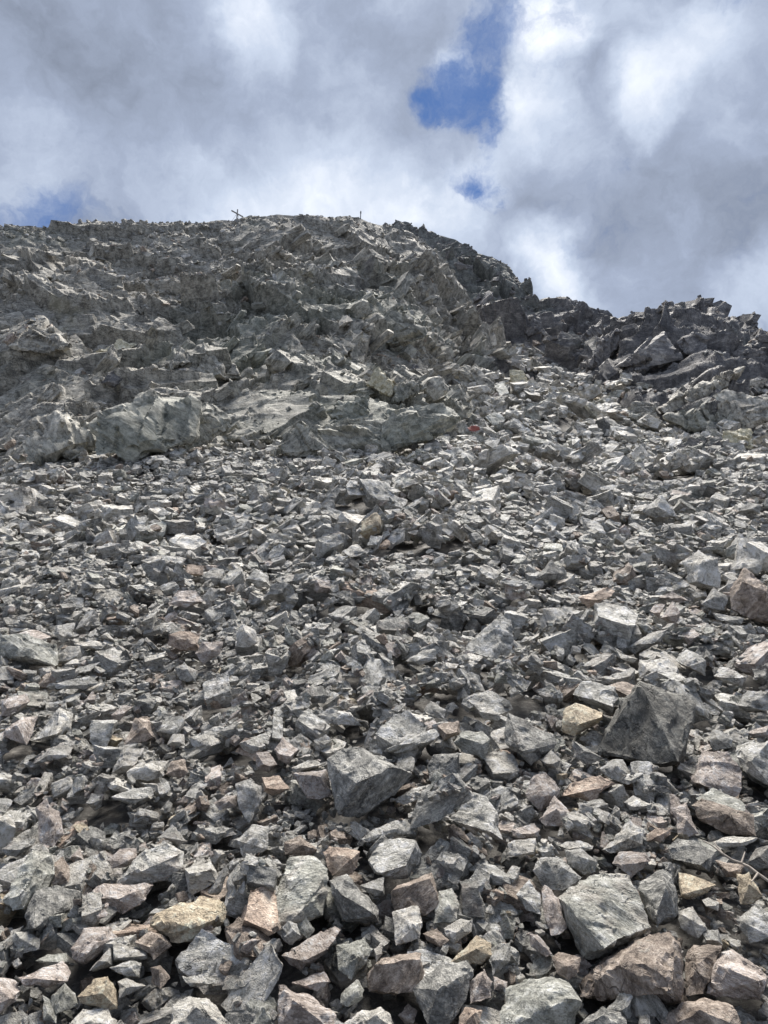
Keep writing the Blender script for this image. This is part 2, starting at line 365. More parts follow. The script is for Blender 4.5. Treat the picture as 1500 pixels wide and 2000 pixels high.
for c in CLS:
    for i, (me, k, _) in enumerate(SHAPES):
        o = bpy.data.objects.new('lib_%s_%03d' % (c, i), me)
        o.material_slots[0].link = 'OBJECT'; o.material_slots[0].material = MAT[c]; LIB.objects.link(o)
_names = sorted(o.name for o in LIB.objects)
for c in CLS:
    for i in range(len(SHAPES)): LIBIDX[(c, i)] = _names.index('lib_%s_%03d' % (c, i))

def instancer(name, pos, eul, scl, idx, label, cat):
    me = bpy.data.meshes.new(name); me.vertices.add(len(pos)); me.vertices.foreach_set('co', np.asarray(pos, np.float32).ravel())
    for nm, arr, ty, key in (('rot', eul, 'FLOAT_VECTOR', 'vector'), ('scl', scl, 'FLOAT_VECTOR', 'vector'), ('idx', idx, 'INT', 'value')):
        at = me.attributes.new(nm, ty, 'POINT'); at.data.foreach_set(key, np.asarray(arr, np.int32 if ty == 'INT' else np.float32).ravel())
    o = bpy.data.objects.new(name, me); COL.objects.link(o)
    o['kind'] = 'stuff'; o['label'] = label; o['category'] = cat
    ng = bpy.data.node_groups.new(name, 'GeometryNodeTree')
    ng.interface.new_socket('Geometry', in_out='INPUT', socket_type='NodeSocketGeometry')
    ng.interface.new_socket('Geometry', in_out='OUTPUT', socket_type='NodeSocketGeometry')
    N = ng.nodes; L = ng.links
    gi = N.new('NodeGroupInput'); go = N.new('NodeGroupOutput')
    ip = N.new('GeometryNodeInstanceOnPoints'); ci = N.new('GeometryNodeCollectionInfo')
    ci.inputs['Collection'].default_value = LIB; ci.inputs['Separate Children'].default_value = True; ci.inputs['Reset Children'].default_value = True
    ip.inputs['Pick Instance'].default_value = True
    def attr(nm, ty):
        a = N.new('GeometryNodeInputNamedAttribute'); a.data_type = ty; a.inputs['Name'].default_value = nm; return a.outputs[0]
    e2r = N.new('FunctionNodeEulerToRotation'); L.new(attr('rot', 'FLOAT_VECTOR'), e2r.inputs[0])
    L.new(gi.outputs[0], ip.inputs['Points']); L.new(ci.outputs[0], ip.inputs['Instance']); L.new(attr('idx', 'INT'), ip.inputs['Instance Index'])
    L.new(e2r.outputs[0], ip.inputs['Rotation']); L.new(attr('scl', 'FLOAT_VECTOR'), ip.inputs['Scale'])
    L.new(ip.outputs[0], go.inputs[0])
    md = o.modifiers.new('scatter', 'NODES'); md.node_group = ng
    return o

# ---------------------------------------------------------------- the setting: scree ground and the rock faces
def grid_mesh(name, P, mat, smooth=False):
    ny, nx = P.shape[:2]
    me = bpy.data.meshes.new(name)
    me.vertices.add(nx * ny); me.vertices.foreach_set('co', P.reshape(-1).astype(np.float32))
    i = np.arange(nx - 1)[None, :] + np.arange(ny - 1)[:, None] * nx
    q = np.stack([i, i + 1, i + 1 + nx, i + nx], -1).reshape(-1, 4)
    me.loops.add(q.size); me.loops.foreach_set('vertex_index', q.ravel().astype(np.int32))
    me.polygons.add(len(q)); me.polygons.foreach_set('loop_start', np.arange(0, q.size, 4, dtype=np.int32))
    me.polygons.foreach_set('use_smooth', np.full(len(q), smooth)); me.update(calc_edges=True); me.validate()
    me.materials.append(mat)
    o = bpy.data.objects.new(name, me); COL.objects.link(o); o['kind'] = 'structure'
    return o, q
# ground: rows get coarser with distance
gy = np.concatenate([np.linspace(-40, 0, 30)[:-1], 3 * (np.exp(np.linspace(0, math.log(150 / 3), 420)) - 1)])
gu = np.linspace(-1.25, 1.25, 360)
GY, GU = np.meshgrid(gy, gu, indexing='ij'); GX = GU * (np.abs(GY) + 6) * 1.0
GZ = ground_z(GX, GY); q3 = np.stack([GX, GY, GZ], -1); wsc = (np.clip(GY, 0, 200) + 3)[..., None]
GZ = GZ - 0.021 * wsc[..., 0] + wsc[..., 0] * 0.006 * fbm(q3 / wsc * 26, 3, 40)
g_obj, _ = grid_mesh('scree_ground', np.stack([GX, GY, GZ], -1), M_gravel, True)

def face_surface(name, mat, pxs, base, top, ncol, nrow, power, amp, seeds, dip, topfix=0.35, back=30.0, backdrop=45.0, noise_seed=0, yscale=1.0, fit=True, lift=3.0):
    """a rock face that rises from the scree (base) to a skyline (top), then falls away behind: real distances, real relief"""
    bx = np.linspace(pxs[0], pxs[1], ncol)
    b_py = np.interp(bx, *zip(*[(p[0], p[1]) for p in base])); t_py = np.interp(bx, *zip(*[(p[0], p[1]) for p in top]))
    b_rg = np.interp(bx, *zip(*[(p[0], p[2]) for p in base])); t_rg = np.interp(bx, *zip(*[(p[0], p[2]) for p in top]))
    v = np.linspace(0, 1, nrow)
    PY = b_py[None] + (t_py - b_py)[None] * v[:, None]; PX = np.repeat(bx[None], nrow, 0)
    RG = b_rg[None] + (t_rg - b_rg)[None] * (v[:, None] ** power)
    D = rays(PX, PY); D = D / np.linalg.norm(D[..., :2], axis=-1, keepdims=True)
    P = D * RG[..., None]; P[..., 2] += CAMZ
    # rows that go down behind the crest
    nb = 40
    vb = np.linspace(0, 1, nb + 1)[1:]
    last = P[-1]; dirb = D[-1].copy(); dirb[..., 2] = 0
    B = last[None] + dirb[None] * (back * vb[:, None, None]); B[..., 2] -= backdrop * vb[:, None]
    P = np.concatenate([P, B], 0); vv = np.concatenate([v, 1 + vb])
    X = P[..., 0] + 300; Sx = (P[..., 2] * 1.25 + 0.35 * P[..., 1]) * yscale + 300
    nrm = np.cross(np.gradient(P, axis=1), np.gradient(P, axis=0)); nrm /= np.linalg.norm(nrm, axis=-1, keepdims=True) + 1e-9
    flip = nrm[..., 1] > 0; nrm[flip & (vv[:, None] <= 1)] *= -1
    nrm = nrm * 0.75 + np.array([0, -0.45, 0.25]); nrm /= np.linalg.norm(nrm, axis=-1, keepdims=True)
    wx = 2.0 * vnoise(np.stack([X * .12, Sx * .12, 0 * X], -1), 71); wy = 2.0 * vnoise(np.stack([X * .12, Sx * .12, 0 * X], -1), 72)
    d = 0
    for (size, a, ang, an, sd_) in seeds:
        d = d + a * facets(X + wx, Sx + wy, size, ang + dip, an, sd_ + noise_seed, 0.62)
    for _ in range(1):                            # steps weather back to short steep slopes
        d = (d + np.roll(d, 1, 0) + np.roll(d, -1, 0)) / 3; d = (d + np.roll(d, 1, 1) + np.roll(d, -1, 1)) / 3
    d = d + amp * fbm(np.stack([X * .045, Sx * .06, 0 * X], -1), 4, 80 + noise_seed)
    d = d + 0.12 * fbm(np.stack([X * 1.3, Sx * 1.3, 0 * X], -1), 4, 90)
    fall = np.where(vv < 1, 1 - (1 - topfix) * np.clip((vv - 0.8) / 0.2, 0, 1), topfix + 0.4 * (vv - 1))
    fall = fall * np.interp(vv, [0, .03, .10, .2], [0.0, .25, .7, 1.0])
    dist = np.linalg.norm(P[..., :2], axis=-1)
    near = np.clip((dist) / 55.0, 0.40, 1.25)
    P = P + nrm * (d * fall[:, None] * near)[..., None]
    if fit:                                        # correct the crest so that relief does not lift the skyline
        n_ = int((vv <= 1.0).sum()); x_, y_, _f = proj(P[max(0, n_ - 160):])
        cols = np.round((x_ - pxs[0]) / 12).astype(int); nb_ = int((pxs[1] - pxs[0]) / 12) + 2
        top_ = np.full(nb_, 9e3); m_ = (cols >= 0) & (cols < nb_); np.minimum.at(top_, cols[m_], y_[m_])
        bxx = pxs[0] + 12 * np.arange(nb_); ok_ = top_ < 5e3
        want = np.interp(bxx, bx, t_py); err = np.interp(bxx, bxx[ok_], (want - top_)[ok_] + lift)
        err = np.convolve(np.pad(err, 3, mode='edge'), np.ones(7) / 7, 'valid')
        top2 = [(float(x), float(np.interp(x, bx, t_py) + np.interp(x, bxx, err)), float(np.interp(x, bx, t_rg))) for x in np.linspace(pxs[0], pxs[1], 160)]
        return face_surface(name, mat, pxs, base, top2, ncol, nrow, power, amp, seeds, dip, topfix, back, backdrop, noise_seed, yscale, False)
    o, q = grid_mesh(name, P, mat)
    return o, P, vv
A_base_px = [(-620, 940), (-400, 930), (-160, 925), (0, 905), (90, 925), (180, 915), (300, 895), (440, 880), (520, 895), (650, 905), (760, 900), (870, 865), (940, 815), (1000, 775), (1040, 752), (1060, 760)]
A_base = [(px, py + 14, float(ground_hit(px, py) * np.linalg.norm(rays(px, py)[:2])) + 0.3) for px, py in A_base_px]
A_top = [(-620, 470, 50), (-420, 452, 50), (-160, 436, 50.0), (0, 440, 50.0), (60, 436, 50.0), (110, 434, 50.0), (180, 428, 50.0), (300, 432, 50.0), (400, 431, 50.0), (440, 425, 50.0), (500, 421, 50.0), (540, 413, 50.0), (600, 417, 50.8),
         (650, 421, 51.4), (700, 418, 52.0), (720, 429, 52.6), (760, 440, 53.8), (800, 447, 55.0), (850, 478, 57.0), (900, 545, 58.0), (950, 620, 59.0), (985, 672, 59.0), (1025, 735, 59.5), (1060, 770, 59.0)]
OCT = [(8.0, 2.2, 0.95, 1.6, 1), (3.6, 1.65, -0.95, 2.0, 11), (1.9, 0.95, 0.9, 2.4, 21), (0.9, 0.30, -0.9, 2.2, 31), (0.42, 0.09, 0.7, 1.8, 41)]
mt, PA, vA = face_surface('mountain', M_face, (-620, 1060), A_base, A_top, 1450, 520, 1.1, 1.6, OCT, 0.1, topfix=0.22, back=30, backdrop=45)
B_top = [(560, 470, 94.4), (700, 440, 92.8), (770, 430, 91.2), (800, 426, 90.4), (825, 436, 89.6), (850, 446, 88.8), (885, 458, 88.0), (905, 472, 87.2), (917, 474, 87.2), (930, 488, 86.4), (960, 494, 85.6), (985, 508, 84.8), (1005, 525, 84.0), (1030, 548, 83.2), (1050, 575, 82.4), (1080, 620, 81.6), (1150, 700, 81.6)]
B_base = [(560, 760, 70), (850, 760, 68), (1150, 760, 68)]
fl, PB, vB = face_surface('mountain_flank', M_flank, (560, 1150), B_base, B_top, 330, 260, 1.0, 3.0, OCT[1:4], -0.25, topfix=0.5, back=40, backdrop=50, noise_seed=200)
C_base_px = [(930, 745), (1000, 742), (1060, 728), (1130, 735), (1190, 775), (1250, 840), (1310, 880), (1400, 900), (1500, 905), (1660, 915), (2100, 935)]
C_base = [(px, py + 14, float(ground_hit(px, py) * np.linalg.norm(rays(px, py)[:2])) + 0.3) for px, py in C_base_px]
C_top = [(930, 640, 79.0), (960, 612, 79.0), (1000, 582, 79.0), (1040, 570, 79.0), (1070, 566, 79.0), (1100, 568, 78.0), (1125, 580, 78.0), (1150, 592, 77.1), (1200, 605, 77.1), (1215, 606, 77.1), (1232, 597, 76.1), (1255, 603, 76.1), (1275, 596, 75.2), (1300, 592, 75.2),
         (1335, 582, 74.3), (1365, 580, 73.3), (1385, 575, 73.3), (1400, 578, 72.4), (1425, 592, 72.4), (1440, 610, 71.4), (1460, 612, 71.4), (1490, 620, 70.5), (1510, 640, 69.6), (1600, 655, 67.7), (1660, 670, 67.7), (1850, 690, 67), (2100, 720, 66)]
OCT2 = [(9.0, 3.0, -0.75, 1.4, 1), (4.2, 1.9, -0.85, 1.9, 11), (2.1, 0.85, -0.8, 1.7, 21), (1.0, 0.30, -0.6, 1.6, 31)]
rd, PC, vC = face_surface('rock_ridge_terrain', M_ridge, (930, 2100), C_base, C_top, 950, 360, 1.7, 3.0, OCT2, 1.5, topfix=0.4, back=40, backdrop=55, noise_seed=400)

def bvh_of(P):
    ny, nx = P.shape[:2]; st = 2
    Q = P[::st, ::st]; ny, nx = Q.shape[:2]
    i = (np.arange(nx - 1)[None, :] + np.arange(ny - 1)[:, None] * nx)
    q = np.stack([i, i + 1, i + 1 + nx, i + nx], -1).reshape(-1, 4).tolist()
    return BVHTree.FromPolygons([tuple(v) for v in Q.reshape(-1, 3).tolist()], q)
BV = [bvh_of(P) for P in (PA, PB, PC)]
def face_hit(px, py):
    d = Vector([float(x) for x in rays(px, py)]); best = None
    for i, b in enumerate(BV):
        h = b.ray_cast(Vector((0, 0, CAMZ)), d)
        if h[0] is not None and (best is None or h[3] < best[1]): best = (h[0], h[3], i)
    return best

# outcrops that can be told apart: tile | tone | label | outline | front ridge points
TILE = {'A': (0, 1600, 3), 'B': (500, 1600, 3), 'C': (1000, 1600, 3), 'D': (0, 1200, 3), 'E': (500, 1200, 3), 'F': (1000, 1200, 3), 'G': (1000, 950, 3),
        'H': (500, 600, 3), 'I': (0, 600, 3), 'J': (900, 420, 2.5), 'P': (0, 0, 1)}
OUT = """
I|m|long pale slab above the scree, lower left of the mountain face|600,850 560,680 700,600 880,510 1000,520 1130,580 1100,750 960,830 780,860|700,640 960,600 860,780
I|m|dark cracked bulge right of the long pale slab|1090,720 1130,580 1210,560 1320,640 1340,700 1200,790 1100,830|1200,640
I|m|folded slab at the lower left end of the mountain face|220,700 380,600 480,740 590,770 480,830 200,890 160,800|380,680 430,800
I|m|pale striped flake at the foot of the folded slab|350,810 470,770 500,870 420,890 380,880|
I|d|dark angular block in the middle of the left face|600,440 680,365 730,410 670,460|
I|m|leaning fin with a dark side, left of the tall fin|1000,330 1050,230 1130,320 1000,360|
I|m|tall pale fin in the middle of the mountain face|1160,380 1200,230 1300,340 1310,410 1180,420|1200,260 1290,390
I|m|split grey slab near the left frame edge|80,200 200,120 330,170 400,230 250,260 90,240|200,150
I|y|yellowish slab high on the left of the face|570,260 700,200 790,220 680,280|
I|m|low grey slab just above the scree near centre left|1350,750 1500,680 1640,800 1500,800 1360,790|
I|m|narrow pale blade beside the tall fin|1310,420 1370,320 1410,410|
I|m|small ledge with a pinkish crest over the folded slab|280,690 400,600 450,680 330,710|
H|m|broad smooth slab at the foot of the face|350,700 620,660 760,690 740,850 450,830|600,700 720,760
H|m|wide sloping slab right of the broad smooth slab|760,670 900,590 1110,590 1190,640 1100,740 760,840|900,630 1100,640
H|m|ridged triangular wedge standing on the scree edge|120,850 240,670 290,680 450,830 340,870|260,700 420,830
H|m|square block resting on the broad smooth slab|450,640 470,570 630,530 680,620 560,660|600,560
H|m|grey triangular block left of the pointed pale one|550,500 620,430 690,500 590,530|
H|y|pointed block with a yellowish cap|660,450 720,355 800,460 790,520|720,380
H|m|sharp grey peak right of the yellow capped block|810,550 820,460 930,410 990,470 860,540|930,430
H|m|rounded dark slab in the centre of the face|400,280 480,210 560,240 490,300|
H|m|long ledge with a pale edge below the green patch|640,120 790,30 940,100 1000,170 800,210|790,60 940,130
H|d|blocky dark step on the right of the main face|860,370 910,320 970,360 950,400|
H|m|tall slab beside the right edge of the main face|1200,440 1170,380 1280,340 1400,470 1320,520|1280,370
J|m|slab left of the dark Y shaped crack|960,950 1060,860 1140,930 1010,970|1060,890
J|m|slab above the dark Y shaped crack|1090,870 1230,790 1370,750 1280,860 1160,930|1230,820
J|m|slab below the dark Y shaped crack|1010,985 1140,940 1240,1040 1140,1060|1130,970
J|m|large grey slab right of the dark Y shaped crack|1190,940 1290,860 1500,900 1520,1000 1390,1050 1250,1040|1290,900 1400,960
J|d|dark block standing up on the right hand skyline|1170,400 1240,395 1245,420 1180,430|
J|d|jutting dark slab in the middle of the right ridge|570,610 660,530 700,560 640,630|650,545
J|d|long diagonal slab below the right ridge|760,740 900,640 990,580 1070,700 900,740|900,660 990,600
J|m|upright block at the right end of the gully|800,980 850,910 950,930 950,1000|
J|y|yellowish boulder by the right frame edge|1280,1060 1420,1040 1420,1140 1290,1120|1400,1070
J|d|small dark block at the right end of the skyline|1440,500 1480,500 1485,535 1420,530|
J|y|pale slab at the foot of the main face edge|240,760 300,760 330,820 250,840|
J|d|dark overhanging rock left in the right ridge|300,560 350,480 400,520 390,570 330,590|
J|d|brown and grey rib right of the jutting slab|610,760 680,600 760,560 780,600 700,740|690,620
J|d|rounded dark mass below the right skyline|1330,680 1370,640 1480,650 1490,740 1380,750|1430,660
J|d|dark crag under the right skyline|1060,620 1130,570 1210,600 1190,690 1100,680|1130,590
"""
def parse(tile, s):
    ox, oy, k = TILE[tile]
    return np.array([[ox + float(a.split(',')[0]) / k, oy + float(a.split(',')[1]) / k] for a in s.split()]) if s.strip() else np.zeros((0, 2))
def inside(poly, x, y):
    r = np.zeros(np.shape(x), bool); j = len(poly) - 1
    for i in range(len(poly)):
        xi, yi = poly[i]; xj, yj = poly[j]
        c = ((yi > y) != (yj > y)) & (x < (xj - xi) * (y - yi) / (yj - yi + 1e-12) + xi)
        r ^= c; j = i
    return r
OUTP = [parse(l.split('|')[0], l.split('|')[3]) for l in OUT.strip().split('\n')]
# loose debris lying on the faces
def debris(name, P, vv, count, smin, smax, classes, label, seed, bedded=False, crest=False):
    r = np.random.default_rng(seed)
    nf = int((vv <= 1.02).sum())
    Q = P[:nf]; nrm = np.cross(np.gradient(Q, axis=1), np.gradient(Q, axis=0)); nrm /= np.linalg.norm(nrm, axis=-1, keepdims=True) + 1e-9
    nrm[nrm[..., 2] < 0] *= -1
    n3 = nrm.reshape(-1, 3); p3 = Q.reshape(-1, 3)
    patch = fbm(np.stack([p3[:, 0] * .08, p3[:, 2] * .12, 0 * p3[:, 0]], -1), 3, seed)
    wgt = np.clip(n3[:, 2] - 0.35, 0, 1) ** 1.0 * np.clip(patch + 0.35, 0.03, 1)
    if bedded: wgt = np.clip(fbm(np.stack([p3[:, 0] * .06, p3[:, 2] * .09, 0 * p3[:, 0]], -1), 3, seed) + 0.45, 0.05, 1) * np.linalg.norm(p3[:, :2], axis=1) ** 0.5
    if crest: wgt = np.repeat(((vv[:nf] > .965)).astype(float), Q.shape[1])
    k = r.choice(len(p3), count, p=wgt / wgt.sum())
    kx, ky, _f = proj(p3[k]); clear = np.ones(len(k), bool)
    for m in OUTP: clear &= ~inside(m.mean(0) + (m - m.mean(0)) * 1.0, kx, ky)
    vk = np.repeat(vv[:nf], Q.shape[1])[k]
    k = k[clear]; vk = vk[clear]; count = len(k)
    pos = p3[k]; nn = n3[k]
    sz = smin * (smax / smin) ** (r.random(count) ** 2.6)
    if bedded: sz = sz * np.interp(vk, [0, .5, .85, .95, 1], [1.0, .85, .62, .38, .22])
    elif not crest: sz = sz * np.interp(vk, [.85, .97, 1], [1, .6, .45])
    sz = sz * np.clip(np.linalg.norm(pos[:, :2], axis=1) / 60, 0.35, 1.2)
    eul = np.zeros((count, 3)); scl = np.zeros((count, 3)); idx = np.zeros(count, int)
    for j in range(count):
        if bedded:                                  # ribs of the bedrock: two joint directions that alternate over the face
            a_ = vnoise(np.array([pos[j][0] * .045, pos[j][2] * .06, 3.1]), seed)
            nv = Vector((.50, -.72, .48)) if a_ > -.12 else Vector((-.58, -.60, .55))
            nv = nv + Vector(r.normal(0, 0.17, 3).tolist())
        else: nv = Vector(nn[j] + r.normal(0, 0.28, 3))
        nv.normalize()
        qn = nv.to_track_quat('Z', 'Y') @ Euler((0, 0, (r.normal(0.6, 0.5) if bedded else r.uniform(0, 6.28)))).to_quaternion()
        eul[j] = qn.to_euler()[:]
        scl[j] = sz[j] * (np.array([r.uniform(1.1, 1.7), r.uniform(.8, 1.2), r.uniform(.7, 1.2)]) if bedded else np.array([r.uniform(.8, 1.2), r.uniform(.8, 1.2), r.uniform(.8, 1.4)]))
        idx[j] = LIBIDX[(classes[r.integers(len(classes))], int(r.integers(len(SHAPES))))]
    pos = pos + nn * (sz * (-0.23 if bedded else 0.04))[:, None]
    return instancer(name, pos, eul, scl, idx, label, 'rubble')
debris('mountain_ribs', PA, vA, 4800, 0.8, 4.6, 'f', 'broken ribs and ledges of grey bedrock covering the mountain face', 13, True)
debris('mountain_rubble', PA, vA, 17000, 0.25, 1.3, 'fffffggpbd', 'loose grey slabs and broken rock strewn over the summit face', 3)
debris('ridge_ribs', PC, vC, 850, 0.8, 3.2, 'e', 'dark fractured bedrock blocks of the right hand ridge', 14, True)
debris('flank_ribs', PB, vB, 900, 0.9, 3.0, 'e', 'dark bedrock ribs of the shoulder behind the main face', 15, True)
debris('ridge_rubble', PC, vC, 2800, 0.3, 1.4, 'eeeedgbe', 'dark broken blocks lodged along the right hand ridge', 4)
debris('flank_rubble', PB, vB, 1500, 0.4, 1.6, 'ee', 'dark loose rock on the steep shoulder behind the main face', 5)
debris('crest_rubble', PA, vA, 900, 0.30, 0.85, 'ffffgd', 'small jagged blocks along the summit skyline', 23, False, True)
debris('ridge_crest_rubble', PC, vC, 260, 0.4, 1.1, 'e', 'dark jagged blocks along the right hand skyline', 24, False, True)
debris('flank_crest_rubble', PB, vB, 200, 0.4, 1.1, 'e', 'dark jagged blocks along the shoulder skyline', 25, False, True)
